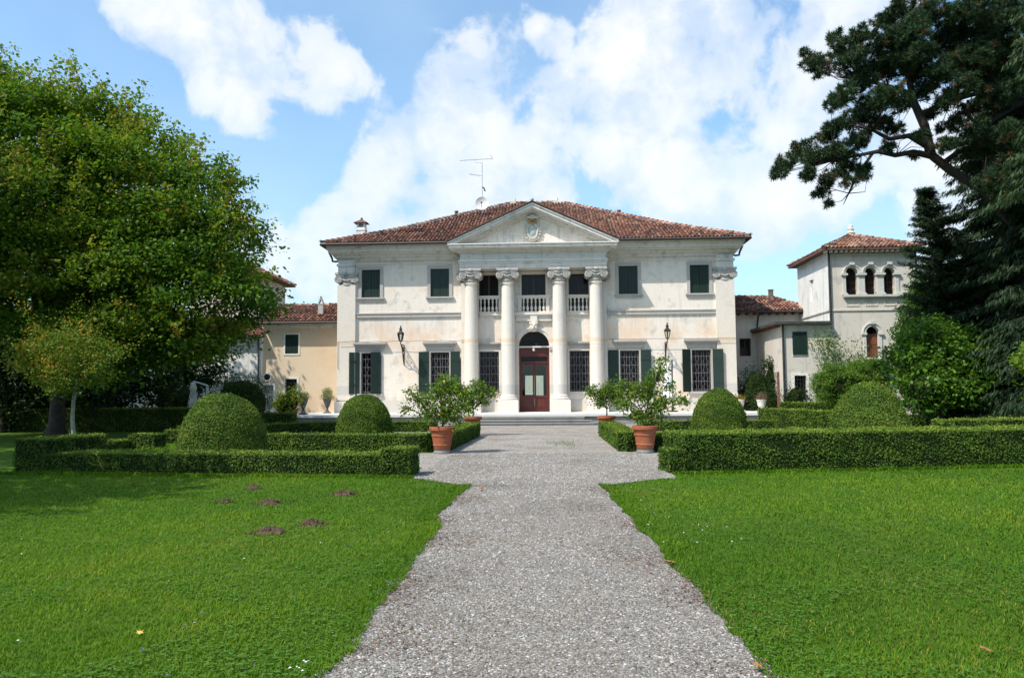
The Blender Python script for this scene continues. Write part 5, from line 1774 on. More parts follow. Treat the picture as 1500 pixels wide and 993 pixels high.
# the big tree on the left
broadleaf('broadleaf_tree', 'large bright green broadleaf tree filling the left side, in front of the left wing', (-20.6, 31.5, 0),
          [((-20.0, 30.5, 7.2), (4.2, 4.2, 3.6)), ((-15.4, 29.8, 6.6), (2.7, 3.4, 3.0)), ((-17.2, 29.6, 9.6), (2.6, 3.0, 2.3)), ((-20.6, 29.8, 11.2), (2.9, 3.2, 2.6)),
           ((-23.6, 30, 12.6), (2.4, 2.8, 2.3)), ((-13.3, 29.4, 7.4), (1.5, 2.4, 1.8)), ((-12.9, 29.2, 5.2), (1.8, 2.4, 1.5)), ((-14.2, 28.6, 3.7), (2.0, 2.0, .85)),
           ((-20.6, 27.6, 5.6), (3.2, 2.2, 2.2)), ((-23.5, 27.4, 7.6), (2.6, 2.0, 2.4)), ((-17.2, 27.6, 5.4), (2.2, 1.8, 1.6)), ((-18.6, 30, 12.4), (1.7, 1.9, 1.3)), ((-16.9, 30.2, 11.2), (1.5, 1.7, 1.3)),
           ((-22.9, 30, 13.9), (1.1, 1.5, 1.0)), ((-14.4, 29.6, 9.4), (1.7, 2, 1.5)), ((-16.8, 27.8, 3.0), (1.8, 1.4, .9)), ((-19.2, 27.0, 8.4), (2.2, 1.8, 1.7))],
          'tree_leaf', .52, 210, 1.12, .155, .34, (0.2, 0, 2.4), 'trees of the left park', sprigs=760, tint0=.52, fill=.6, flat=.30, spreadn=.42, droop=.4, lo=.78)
broadleaf('broadleaf_tree', 'darker tree standing further back at the left edge', (-28.5, 37.5, 0),
          [((-28.5, 37.5, 8.5), (5, 5, 5.5)), ((-25.5, 37, 11.0), (3.6, 3.2, 3.0)), ((-30, 37, 13), (4, 4, 4)), ((-26, 35.5, 4.6), (4.4, 2.5, 3.6)), ((-22.5, 39, 9.5), (3.6, 3, 3.2))],
          'tree_leaf', .8, 60, 1.0, .22, .40, (0, 0, 2.5), 'trees of the left park', sprigs=60, tint0=.28, fill=.45)
broadleaf('fill_evergreen', 'low dark evergreen added to darken the shade beneath the left trees', (-23.6, 38.5, 0),  # evergreen masses added to darken the background under the left trees
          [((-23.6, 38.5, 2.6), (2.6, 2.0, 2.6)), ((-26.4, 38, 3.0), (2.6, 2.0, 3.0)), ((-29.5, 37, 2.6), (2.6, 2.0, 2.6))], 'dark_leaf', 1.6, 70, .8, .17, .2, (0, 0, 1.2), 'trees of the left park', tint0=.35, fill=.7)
broadleaf('fill_evergreen', 'added dark yew-like evergreen mass at the left behind the hedge, right of the others', (-20.2, 39.5, 0),
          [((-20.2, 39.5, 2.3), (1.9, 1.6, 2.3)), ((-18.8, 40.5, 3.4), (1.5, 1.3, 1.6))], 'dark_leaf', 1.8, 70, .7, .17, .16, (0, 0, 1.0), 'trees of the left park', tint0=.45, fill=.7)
broadleaf('fill_evergreen', 'added dark evergreen mass below the big tree at the left edge of the picture', (-24.0, 33.0, 0),
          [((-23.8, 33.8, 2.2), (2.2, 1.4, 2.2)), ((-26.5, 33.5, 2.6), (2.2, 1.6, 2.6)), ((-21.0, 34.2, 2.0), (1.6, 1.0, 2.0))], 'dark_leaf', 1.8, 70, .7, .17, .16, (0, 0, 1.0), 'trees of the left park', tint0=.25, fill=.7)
# a tree to the left of the photographer, out of the picture, that shades the left lawn and hedge
broadleaf('broadleaf_tree', 'tree left of the lawn just outside the picture, shading the grass', (-13.9, 9.2, 0),
          [((-13.9, 9.2, 7.0), (3.2, 3.2, 2.8)), ((-15.2, 11.2, 5.8), (2.8, 2.8, 2.4)), ((-14.4, 8.0, 9.0), (2.0, 2.0, 1.8))],
          'tree_leaf', .8, 50, 1.0, .22, .30, (0, 0, 2.8), 'trees of the left park', sprigs=40, tint0=.45, fill=.3)
broadleaf('broadleaf_tree', 'tall tree left of the picture that shades the big tree and the hedge ends', (-25.5, 21.0, 0),
          [((-25.5, 21, 12.5), (4.6, 4.6, 4.4)), ((-23.5, 23.5, 9.5), (3.4, 3.2, 3.0)), ((-27, 19, 9), (3.6, 3.6, 3.2))],
          'tree_leaf', .8, 50, 1.1, .26, .42, (0, 0, 4.5), 'trees of the left park', tint0=.4, fill=.4)
broadleaf('broadleaf_tree', 'second shade tree left of the picture beside the front hedge', (-20.5, 14.0, 0),
          [((-20.5, 14, 9.5), (3.2, 3.2, 3.0)), ((-19.2, 15.5, 7.0), (2.4, 2.4, 2.0))],
          'tree_leaf', .8, 50, 1.0, .24, .32, (0, 0, 3.4), 'trees of the left park', tint0=.4, fill=.4)
# the small standard tree with orange berries
broadleaf('standard_tree', 'small round headed tree with orange tinged leaves behind the front left hedge', (-15.3, 24.3, 0),
          [((-15.5, 24.3, 2.95), (1.25, 1.2, .72)), ((-14.7, 24.2, 2.5), (.75, .9, .65)), ((-16.3, 24.3, 2.55), (.75, .8, .6)), ((-15.3, 23.8, 2.05), (.8, .7, .45))],
          'holly_leaf', 4.5, 60, .36, .085, .075, (0, 0, 1.7), None, sprigs=60, tint0=.54, bark='pale_bark', fill=.6, width=.6, flat=.5)

def bush(name, label, c, r_, mat, dens=5, per=45, cr=.4, size=.1, tint0=.5, group=None, extra=(), sprigs=0, cat='bush', width=.6):
    bl = [((c[0], c[1], c[2]), r_)]+list(extra)
    root = thing(name, label, cat, (c[0], c[1], 0), 0, group)
    b0 = np.array([c[0], c[1], 0.0])
    bb = [(np.array(q)-b0, rr) for q, rr in bl]
    P = shell_points(bb, dens, .75, 1.0)
    P = P[P[:, 2] > .02]
    tc = np.clip(tint0+lowfreq(P, 2.0, c[0])*.2+rng.normal(0, .1, len(P)), 0, .95)
    V, T = clump_leaves(P, per, cr, size, .1, .8, width, tint_c=tc)
    if sprigs:
        d = rnd_dir(sprigs); d[:, 2] = np.abs(d[:, 2])
        wh = rng.integers(0, len(bb), sprigs)
        S = np.array([bb[i][0] for i in wh])+d*np.array([bb[i][1] for i in wh])
        C = np.concatenate([S+unit(d+np.array([0, 0, .4]))*k*.12 for k in range(4)])
        V2, T2 = clump_leaves(C, 7, .2, size, .1, .8, width, tint_c=np.full(len(C), tint0+.1))
        V = np.concatenate([V, V2]); T = np.concatenate([T, T2])
    np_mesh('foliage', V, 4, mat, T, root)
    mb = MB()
    for q, rr in bb:
        q = np.array(q)
        mb.ball(q, tuple(np.array(rr)*.78), 14, 10)
    mb.build('inner_growth', 'hedge_core', root, smooth=True)
    mb = MB()
    for k in range(4):
        mb.tube([(rng.normal(0, .05), rng.normal(0, .05), -.02), (rng.normal(0, .15), rng.normal(0, .1), bb[0][0][2]*.6), (rng.normal(0, .3)*r_[0], rng.normal(0, .2)*r_[1], bb[0][0][2])], [.05, .035, .015], 5)
    mb.build('stem', 'bark', root)
    return root
bush('round_bush', 'big dark green rounded bush in front of the ochre wing', (-14.55, 36, 1.15), (1.45, 1.3, 1.4), 'box_leaf', 7, 60, .32, .075, .22)
bush('clipped_bush', 'bright green clipped bush left of the magnolia, before the annex wall', (12.6, 35, 1.75), (1.05, 1.0, 1.0), 'magnolia_leaf', 14, 80, .2, .07, .74, extra=[((14.0, 35.2, 1.85), (1.0, 1.0, 1.15))])
bush('climbing_bush', 'dark ivy-like bush in the shaded corner between villa and annex', (11.3, 43.6, 1.4), (1.0, .9, 1.5), 'dark_leaf', 5, 50, .45, .12, .3, extra=[((12.1, 43.3, 1.6), (.55, .7, 1.75)), ((11.4, 42.3, .9), (1.0, .5, .9)), ((12.55, 41.0, .85), (.55, .35, 1.1))])
bush('magnolia_tree', 'bright green large leaved bushy tree in front of the right conifers', (15.0, 31, 2.3), (1.3, 1.2, 1.3), 'magnolia_leaf', 5, 46, .46, .16, .55, extra=[((14.7, 30.8, 3.35), (.9, .8, .75)), ((15.9, 30.6, 2.8), (.95, .9, .9)), ((14.0, 30.8, 2.5), (.75, .8, .95)), ((15.7, 30.2, 1.8), (.95, .8, .7)), ((14.1, 30.3, 1.6), (.8, .7, .8))], sprigs=190, cat='tree')
bush('young_leafy_shrub', 'light green leafy shrub beside the tall dark urn on the left', (-13.35, 39.3, 1.2), (.55, .45, .6), 'lemon_leaf', 6, 30, .3, .13, .75, extra=[((-13.8, 39.4, .9), (.35, .3, .4))], sprigs=20)
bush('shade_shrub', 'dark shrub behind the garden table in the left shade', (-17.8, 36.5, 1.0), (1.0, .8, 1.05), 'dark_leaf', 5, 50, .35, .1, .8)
# edge sprig of a leafy shrub at the right margin
bush('leafy_shrub', 'light green leafy shrub cut off by the right margin', (12.35, 20.0, 1.9), (.55, .5, .75), 'lemon_leaf', 5, 26, .34, .16, .6, sprigs=20)

# ---- conifers
def conifer(label, base, h, rad, n_br, mat='spruce_needle', crown0=.06, droop=.5, power=.8, size=.34, group='conifers on the right', hang=.5, upturn=0.0, name='spruce_tree', tips=None, lean=(0, 0)):
    root = thing(name, label, 'tree', base, 0, group)
    mb = MB()
    mb.tube([(lean[0]*k/8, lean[1]*k/8, h*k/8) for k in range(9)], [max(.02, .035*h*.5*(1-k/8.2)) for k in range(9)], 8)
    mb.build('trunk', 'bark', root, smooth=True)
    u = np.sort(rng.random(n_br)**1.05)
    zb = h*(crown0+(1-crown0)*u*.985)
    az = rng.uniform(0, 2*PI, n_br)
    L = rad*np.maximum(.05, (1-zb/h))**power*rng.uniform(.6, 1.12, n_br)*(1+.18*np.sin(az*3+zb))+.12
    m_ = 16
    Cs = []; Ax = []; Nn = []; Sz = []; Tn = []
    br = MB()
    for i in range(n_br):
        d = np.array([math.cos(az[i]), math.sin(az[i]), 0])
        p0 = np.array([lean[0]*zb[i]/h, lean[1]*zb[i]/h, zb[i]])
        rise = upturn
        k = np.arange(1, m_+1)/m_
        zc = rise*L[i]*k-droop*L[i]*(k**1.6)*.5+.10*L[i]*np.maximum(0, k-.75)
        P = p0+d*(L[i]*k)[:, None]
        P[:, 2] += zc
        if i % 2 == 0:
            br.tube([p0, P[m_//2], P[-1]], [.03, .018, .006], 4)
        rep = 11
        C = np.repeat(P, rep, 0)
        sidev = np.array([-d[1], d[0], 0])
        s_ = rng.normal(0, .16, (len(C), 1))*(1.1-np.repeat(k, rep)[:, None]*.6)*min(1.4, .5+L[i]*.35)
        C = C+sidev*s_+rng.normal(0, .05, (len(C), 3))
        ax = unit(d*.55+sidev*np.sign(s_)*rng.uniform(.1, .8, (len(C), 1))+np.array([0, 0, -hang])+rng.normal(0, .25, (len(C), 3)))
        C[:, 2] += -.10*hang
        Cs.append(C); Ax.append(ax)
        Nn.append(unit(np.array([0, 0, .8])+rng.normal(0, .6, (len(C), 3))))
        Sz.append(size*rng.uniform(.55, 1.25, len(C))*np.clip(.45+L[i]*.3, .4, 1.1))
        Tn.append(np.clip(rng.normal(.45, .2, len(C))+np.repeat(k, rep)*.25, 0, 1))
    C = np.concatenate(Cs); S = np.concatenate(Sz)
    np_mesh('foliage', leaf_quads(C, np.concatenate(Ax), np.concatenate(Nn), S, S*.17), 4, mat, np.concatenate(Tn), root)
    br.build('limb', 'bark', root)
    return root
conifer('spruce with pointed feathery top just right of the tower', (17.3, 33, 0), 10.1, 2.7, 460, upturn=.45, droop=.3, hang=.25, power=.75, size=.25, lean=(-1.55, 0))
conifer('tall dark spruce with hanging branches behind the pointed one', (19.8, 34.5, 0), 17.5, 3.5, 520, droop=.5, hang=.8, power=.55, size=.30)
conifer('tall dark spruce at the right margin', (19.0, 30.0, 0), 17.0, 3.9, 520, droop=.45, hang=.8, power=.55, size=.30)
conifer('dark weeping conifer low behind the bright magnolia', (18.0, 33.5, 0), 8.0, 2.5, 330, droop=.5, hang=.8, power=.5, size=.28)
conifer('dark drooping spruce in front of the pine trunk', (18.0, 27.6, 0), 12.2, 3.2, 520, droop=.5, hang=.9, power=.5, size=.27)
conifer('feathery grey green larch at the top right corner', (14.6, 21.5, 0), 15.5, 2.7, 330, mat='larch_needle', crown0=.48, droop=.6, hang=1.0, power=.5, size=.22, name='larch_tree')
bush('thuja', 'bright green conical thuja between the tower and the spruces', (16.6, 35.5, 2.9), (1.0, 1.0, 3.0), 'magnolia_leaf', 5, 45, .4, .13, .40, extra=[((16.95, 35.5, 5.0), (.7, .8, 1.8)), ((15.85, 35.3, 3.9), (.4, .5, 1.1))], sprigs=90, cat='tree')

# ---- the umbrella-like pine at the top right
pine_base = (20.6, 30.5, 0)
pn = thing('pine_tree', 'dark spreading pine reaching in from the right above the tower', 'tree', pine_base)
pb = np.array(pine_base, float)
def pw(x, z, dy=0.0):
    return np.array([x, 28.0+dy, z])-pb
mb = MB()
mb.tube([(0, 0, 0), (-.4, 0, 2.6), (-1.4, -.4, 4.8), pw(17.4, 7.2, 1.2), pw(15.6, 8.6, .2), pw(14.3, 9.35), pw(13.62, 9.95)], [.32, .27, .22, .18, .165, .155, .145], 10)
mb.tube([pw(13.62, 9.95), pw(13.45, 11.0), pw(13.1, 11.9), pw(12.95, 12.9), pw(13.2, 14.2), pw(13.4, 15.2)], [.18, .16, .13, .10, .07, .03], 8)
mb.tube([pw(13.65, 9.9), pw(13.0, 10.05), pw(12.4, 9.95), pw(11.8, 10.1), pw(11.2, 10.0), pw(10.2, 9.8), pw(9.3, 9.7)], [.13, .10, .09, .08, .06, .05, .02], 7)
mb.tube([pw(13.6, 10.2), pw(12.9, 10.65), pw(12.2, 10.55), pw(11.6, 10.9), pw(10.9, 11.1)], [.12, .10, .08, .05, .02], 7)
mb.tube([pw(13.0, 12.2), pw(12.2, 12.5), pw(11.3, 12.75), pw(10.5, 12.9)], [.09, .07, .04, .015], 6)
mb.tube([pw(13.3, 11.4), pw(14.4, 11.9), pw(15.6, 12.2), pw(16.8, 12.4)], [.10, .09, .07, .04], 6)
mb.tube([pw(14.0, 9.6), pw(14.6, 10.05), pw(15.5, 10.1), pw(16.6, 10.6)], [.11, .09, .08, .05], 6)
mb.tube([pw(15.0, 11.9), pw(15.0, 11.3), pw(15.4, 10.9), pw(16.4, 11.5), pw(17.2, 11.9)], [.05, .06, .09, .09, .08], 6)
mb.tube([pw(11.6, 10.05), pw(11.0, 9.2), pw(10.7, 8.6), pw(10.5, 8.2)], [.06, .05, .03, .01], 5)
mb.tube([pw(13.0, 12.9), pw(13.9, 13.8), pw(14.8, 14.4), pw(16, 14.9)], [.08, .07, .05, .03], 6)
mb.build('trunk', 'pine_bark', pn, smooth=True)
def px_to(x, y, Y=28.0):
    d = fw+rt*((x-750)/1140)-up*((y-496.5)/1140)
    s = Y/d.y
    return np.array([d.x*s, Y, EYE.z+d.z*s])
pads = [(1150, 240, 16), (1140, 252, 12), (1172, 222, 20), (1195, 230, 20), (1185, 255, 14), (1215, 262, 16), (1203, 284, 12), (1215, 298, 8), (1240, 246, 18), (1265, 252, 14), (1232, 222, 22),
        (1258, 205, 20), (1208, 200, 18), (1188, 92, 16), (1178, 78, 8), (1205, 100, 18), (1232, 70, 20), (1222, 55, 12), (1262, 52, 20), (1250, 90, 24), (1290, 62, 24), (1296, 30, 18), (1312, 10, 14), (1330, 45, 26),
        (1360, 20, 24), (1340, 85, 26), (1380, 60, 26), (1400, 25, 26), (1300, 100, 24), (1262, 122, 20), (1235, 140, 20), (1222, 152, 14), (1270, 158, 24), (1250, 176, 20), (1300, 140, 24), (1290, 180, 20),
        (1312, 190, 12), (1420, 80, 26), (1450, 40, 28), (1440, 110, 24), (1410, 125, 22), (1372, 112, 22), (1470, 85, 28), (1490, 40, 28), (1460, 140, 24), (1385, 150, 18), (1350, 135, 18),
        (1415, 165, 16), (1360, 168, 12), (1392, 185, 16), (1430, 190, 18), (1455, 175, 18), (1340, 228, 8), (1240, 268, 10), (1262, 262, 9), (1225, 185, 16), (1385, 212, 16), (1420, 222, 18), (1330, 20, 26), (1430, 10, 28), (1470, 15, 30), (1400, 60, 28), (1430, 90, 28), (1480, 120, 28), (1330, 60, 26), (1315, 75, 24), (1290, 95, 24), (1470, 200, 26), (1490, 160, 28), (1445, 215, 22), (1480, 240, 26), (1345, 105, 22), (1395, 95, 24), (1450, 265, 20), (1480, 285, 22), (1425, 245, 14), (1465, 300, 18), (1350, 200, 12), (1300, 215, 12), (1320, 150, 16)]
Cc = []
for x, y, r_ in pads:
    c = px_to(x, y, 28.0+rng.normal(0, .7))-pb
    rr = r_/40.7
    n = max(8, int(290*rr*rr))
    d = rnd_dir(n)
    Cc.append(c+d*np.array([rr, rr*1.6, rr*.75])*rng.random((n, 1))**.45)
Cc = np.concatenate(Cc)
per = 44
C = np.repeat(Cc, per, 0)
d = unit(rng.normal(size=(len(C), 3))+np.array([0, 0, .35]))
ln = rng.uniform(.11, .22, len(C))
tc = np.clip(np.repeat(rng.normal(.45, .18, len(Cc)), per)+rng.normal(0, .1, len(C)), 0, .94)
low = np.repeat(rng.random(len(Cc)) < .08, per)
tc = np.where(low, .99, tc)
np_mesh('needles', leaf_quads(C+d*ln[:, None]*.5, d, rnd_dir(len(C)), ln, np.full(len(C), .021)), 4, 'pine_needle', tc, pn)
# twigs that carry the tufts
tw_ = MB()
skel = [pw(11.2, 10.0), pw(10.2, 9.8), pw(11.6, 10.9), pw(11.3, 12.75), pw(13.1, 11.9), pw(12.95, 12.9), pw(13.2, 14.2), pw(14.4, 11.9), pw(15.6, 12.2), pw(14.8, 14.4), pw(16, 14.9), pw(15.5, 10.1), pw(12.4, 9.95), pw(10.7, 8.6), pw(12.2, 12.5), pw(16.4, 11.5)]
for i in range(0, len(Cc), 11):
    q = Cc[i]
    j = int(np.argmin([np.linalg.norm(q-np.array(s)) for s in skel]))
    s = np.array(skel[j])
    mid = (q+s)/2+rng.normal(0, .12, 3)
    tw_.tube([s, mid, q], [.022, .014, .006], 3)
tag(tw_.build('twig', 'pine_bark', pn), kind='stuff')

# ---- vine climbing on annex and tower
vn = thing('climbing_vine', 'loose green vine climbing on the wall below the right tower', 'vine', (14.6, 41.0, 0))
mb = MB(); cl = []
for k in range(9):
    x = -1.0+.32*k+rng.normal(0, .1)
    pts = [np.array([.3+.1*k*.3, 0, 0])]
    for j in range(1, 8):
        pts.append(np.array([x*(j/7)+rng.normal(0, .08), -.02-.05*abs(rng.normal()), 3.0*j/7+(.9 if k % 3 == 0 else .5)*j/7+rng.normal(0, .05)]))
    mb.tube(pts, [.022]*3+[.014]*3+[.008]*2, 4)
    for p in pts[4:]:
        for _ in range(4):
            cl.append(p+np.array([rng.normal(0, .22), -.08-abs(rng.normal(0, .1)), rng.normal(0, .25)]))
mb.build('stem', 'bark', vn)
cl += [np.array([rng.normal(-.5, .4), -.12, rng.normal(4.2, .25)]) for _ in range(34)]
V, T = clump_leaves(np.array(cl), 9, .30, .11, .4, .9, .7, tint_c=np.full(len(cl), .5), up=.3)
np_mesh('foliage', V, 4, 'lemon_leaf', T, vn)

# ---- lemon trees in terracotta pots
def pot_meshes():
    mb = MB()
    mb.lathe([(.20, .0), (.215, .015), (.235, .12), (.285, .44), (.30, .50), (.34, .505), (.345, .52), (.345, .585), (.33, .60), (.29, .60), (.28, .52)], 30, caps=False)
    mb.lathe([(.272, .335), (.282, .345), (.288, .375), (.283, .385)], 30, caps=False)
    mb.lathe([(.235, .10), (.245, .11), (.247, .135), (.24, .145)], 30, caps=False)
    me = mb.mesh('pot', 'terracotta', True)
    so = MB(); so.lathe([(.285, .53), (.15, .55), (.01, .555)], 20, caps=True); 
    return me, so.mesh('soil', 'soil', True)
pot_me, soil_me = pot_meshes()
st_me = MB().lathe([(.225, 0), (.235, .02), (.235, .05), (.21, .055), (.21, .10), (.225, .105)], 24).mesh('pot_stand', 'step_stone', True)
lemon_me = MB().ball((0, 0, 0), (.034, .034, .045), 8, 6).mesh('lemon', 'lemon_skin', True)
def lemon_tree(label, x, y, blobs, n_lem, seed, sc=1.0):
    root = thing('potted_lemon_tree', label, 'potted tree', (x, y, .004), 0, 'lemon trees in terracotta pots along the path')
    link('pot_stand', st_me, root)
    link('pot', pot_me, root, (0, 0, .10))
    link('soil', soil_me, root, (0, 0, .10))
    mb = MB()
    fork = np.array([.02, 0, .95])
    mb.tube([(0, 0, .6), (.02, .01, .78), fork], [.030, .026, .022], 7)
    mb.build('trunk', 'bark', root)
    cl = []; mb = MB()
    for c, r_ in blobs:
        c = np.array(c, float)
        mid = (fork+c)/2+rng.normal(0, .05, 3)
        mb.tube([fork, mid, c], [.016, .011, .006], 5)
        n = max(5, int(40*r_*r_*6))
        for _ in range(n):
            d = rnd_dir(1)[0]
            p = c+d*r_*rng.random()**.4*np.array([1, 1, .85])
            cl.append(p)
            if rng.random() < .5:
                mb.tube([mid+(c-mid)*rng.random(), p], [.006, .003], 3)
    mb.build('limb', 'bark', root)
    V, T = clump_leaves(np.array(cl), 20, .17, .092, .3, .9, .5, tint_c=np.clip(rng.normal(.55, .16, len(cl)), 0, .95), up=.6)
    np_mesh('crown', V, 4, 'lemon_leaf', T, root)
    for i in range(n_lem):
        p = cl[rng.integers(0, len(cl))]+np.array([0, -.12, -.09])
        o = link('lemon', lemon_me, root, tuple(p))
    return root
lemon_tree('near left potted lemon tree with wide straggling crown and hanging lemons', -2.88, 20.5,
           [((-.05, 0, 1.55), .34), ((.25, .1, 1.75), .30), ((.0, 0, 1.95), .20), ((-.45, 0, 1.35), .26), ((-.75, 0, 1.50), .22), ((-.88, .1, 1.15), .18), ((.45, 0, 1.30), .28), ((.15, -.1, 1.15), .30), ((.62, .1, 1.55), .22), ((-.25, -.1, 1.05), .22), ((.38, 0, .95), .2), ((-.6, 0, 1.0), .18), ((0, .1, .95), .22), ((.62, 0, 1.1), .2)], 7, 1)
lemon_tree('near right potted lemon tree with tall upright crown', 2.42, 20.5,
           [((.05, 0, 1.50), .32), ((.2, .1, 1.85), .28), ((.42, 0, 2.05), .22), ((.48, 0, 2.35), .10), ((-.30, 0, 1.60), .26), ((-.52, 0, 1.80), .17), ((-.55, 0, 1.25), .27), ((.35, 0, 1.25), .30), ((.78, 0, 1.35), .17), ((.98, 0, 1.30), .14), ((.60, 0, 1.75), .16), ((0, -.1, 1.05), .30), ((.35, 0, .95), .2), ((-.3, .1, .98), .2)], 2, 2)
lemon_tree('far left potted lemon tree, its pot half hidden by the hedge', -2.93, 29.0,
           [((0, 0, 1.45), .38), ((.4, 0, 1.60), .30), ((-.35, 0, 1.50), .30), ((.75, 0, 1.55), .22), ((.1, 0, 1.85), .26), ((.35, 0, 1.2), .26), ((-.2, 0, 1.15), .24)], 3, 3)
lemon_tree('far right potted lemon tree, its pot half hidden by the hedge', 2.02, 29.0,
           [((0, 0, 1.40), .40), ((.35, 0, 1.55), .32), ((-.4, 0, 1.55), .30), ((-.62, 0, 1.65), .2), ((.1, 0, 1.72), .28), ((.45, 0, 1.25), .30), ((-.25, 0, 1.2), .26)], 4, 4)

# ---- urns on the terrace ends
def urn(label, x, y, sc, prof, mat, plant_mat, pr, ph, seedn=60, leaf=.07):
    root = thing('stone_urn', label, 'urn', (x, y, .52), 0, 'planted urns at the terrace ends')
    mb = MB(); mb.lathe([(r_*sc, z*sc) for r_, z in prof], 22, caps=True); mb.build('vase', mat, root, smooth=True)
    mb = MB(); mb.box(-.2*sc, .2*sc, -.2*sc, .2*sc, 0, .06*sc); mb.build('foot', mat, root)
    top = prof[-1][1]*sc
    d = rnd_dir(seedn); d[:, 2] = np.abs(d[:, 2])
    P = np.array([0, 0, top-.02])+d*np.array([pr, pr, ph])*rng.random((seedn, 1))**.4
    V, T = clump_leaves(P, 12, .13, leaf, -.5, 1, .35, tint_c=rng.random(seedn))
    np_mesh('plant', V, 4, plant_mat, T, root)
    return root
prof_u = [(.17, .06), (.10, .12), (.07, .22), (.065, .32), (.10, .36), (.12, .40), (.20, .62), (.25, .80), (.28, .84), (.28, .88), (.24, .88)]
urn('tall dark urn with dark flowers at the left end of the terrace', -12.95, 40.2, .98, prof_u, 'urn_dark', 'dark_flower', .24, .32, 70)
urn('dark urn with feathery silver plant against the ochre wing', -12.35, 42.5, .92, prof_u, 'urn_dark', 'silver_leaf', .34, .62, 110, .09)
prof_v = [(.17, .06), (.09, .10), (.07, .16), (.08, .20), (.17, .26), (.20, .34), (.24, .56), (.27, .60), (.27, .63), (.23, .63)]
urn('pale stone urn with red and yellow flowers beside the villa corner', 10.05, 42.2, .98, prof_v, 'stone_white', 'flower_red', .24, .2, 60)
urn('pale stone urn with dry heather at the right end of the terrace', 10.75, 40.6, .98, prof_v, 'stone_white', 'heather_leaf', .26, .32, 90)
pl = thing('flower_pot', 'small dark flower pot beside the tall dark urn', 'flower pot', (-13.4, 40.2, .52))
mb = MB(); mb.lathe([(.10, 0), (.13, .12), (.15, .22), (.155, .25), (.13, .25)], 16); mb.build('pot', 'terracotta', pl, smooth=True)
V, T = clump_leaves(np.array([[0, 0, .27]])+rng.normal(0, .07, (16, 3)), 12, .14, .07, 0, 1, .5); np_mesh('plant', V, 4, 'dark_flower', T, pl)

# ---- other things in the garden
gp = thing('rusty_post', 'rusty brown post standing by the shaded corner right of the villa', 'post', (11.45, 40.0, 0))
mb = MB(); mb.box(-.055, .055, -.055, .055, 0, 2.5); mb.box(-.062, .062, -.062, .062, 2.5, 2.53); mb.build('post', 'rust', gp)
mb = MB(); mb.box(-.16, .16, -.16, .16, 0, .05); mb.build('foot_plate', 'rust', gp)

up_ = thing('furled_umbrella', 'furled white parasol with dark pole on the terrace behind the right lemon trees', 'umbrella', (6.2, 41.2, .52))
mb = MB(); mb.tube([(.12, 0, 0), (.14, 0, 2.72)], .035, 8); mb.build('pole', 'iron', up_)
mb = MB(); mb.lathe([(.28, 0), (.28, .06), (.06, .08), (.06, .3)], 16, (.12, 0, 0)); mb.build('base', 'iron', up_)
mb = MB()
vs = []; n = 20
prof_c = [(.03, 2.55), (.10, 2.48), (.12, 2.2), (.09, 1.9), (.14, 1.75), (.19, 1.2), (.21, .85), (.18, .72)]
for r_, z in prof_c:
    for i in range(n):
        a = 2*PI*i/n
        q = r_*(1+(.22 if i % 2 else -.18))
        vs.append((-.10+q*math.cos(a), q*math.sin(a), z))
mb.add(vs, [(k*n+i, (k+1)*n+i, (k+1)*n+(i+1) % n, k*n+(i+1) % n) for k in range(len(prof_c)-1) for i in range(n)]+[tuple(range(n))])
mb.build('canopy', 'canvas_white', up_)
mb = MB(); mb.tube([(.14, 0, 2.6), (-.02, 0, 2.66), (-.10, 0, 2.58)], .02, 5); mb.build('arm', 'iron', up_)

pa = thing('cantilever_umbrella', 'closed cream cantilever parasol with white arm in front of the shaded left wall', 'umbrella', (-16.98, 36.2, 0))
mb = MB(); mb.box(.64, .73, -.045, .045, 0, 2.02); mb.build('pole', 'white_paint', pa)
mb = MB(); mb.tube([(.69, 0, 2.02), (.35, 0, 2.12), (.0, 0, 2.22)], .04, 6); mb.build('arm', 'white_paint', pa)
mb = MB(); mb.box(.3, 1.1, -.4, .4, 0, .08); mb.build('base', 'iron', pa)
mb = MB(); vs = []; n = 18
prof_c = [(.03, 2.18), (.10, 2.12), (.155, 1.85), (.11, 1.78), (.19, 1.2), (.235, .72), (.22, .68)]
for r_, z in prof_c:
    for i in range(n):
        a = 2*PI*i/n; q = r_*(1+(.16 if i % 2 else -.14)); vs.append((q*math.cos(a), q*math.sin(a), z))
mb.add(vs, [(k*n+i, (k+1)*n+i, (k+1)*n+(i+1) % n, k*n+(i+1) % n) for k in range(len(prof_c)-1) for i in range(n)]+[tuple(range(n))])
mb.build('canopy', 'canvas', pa)

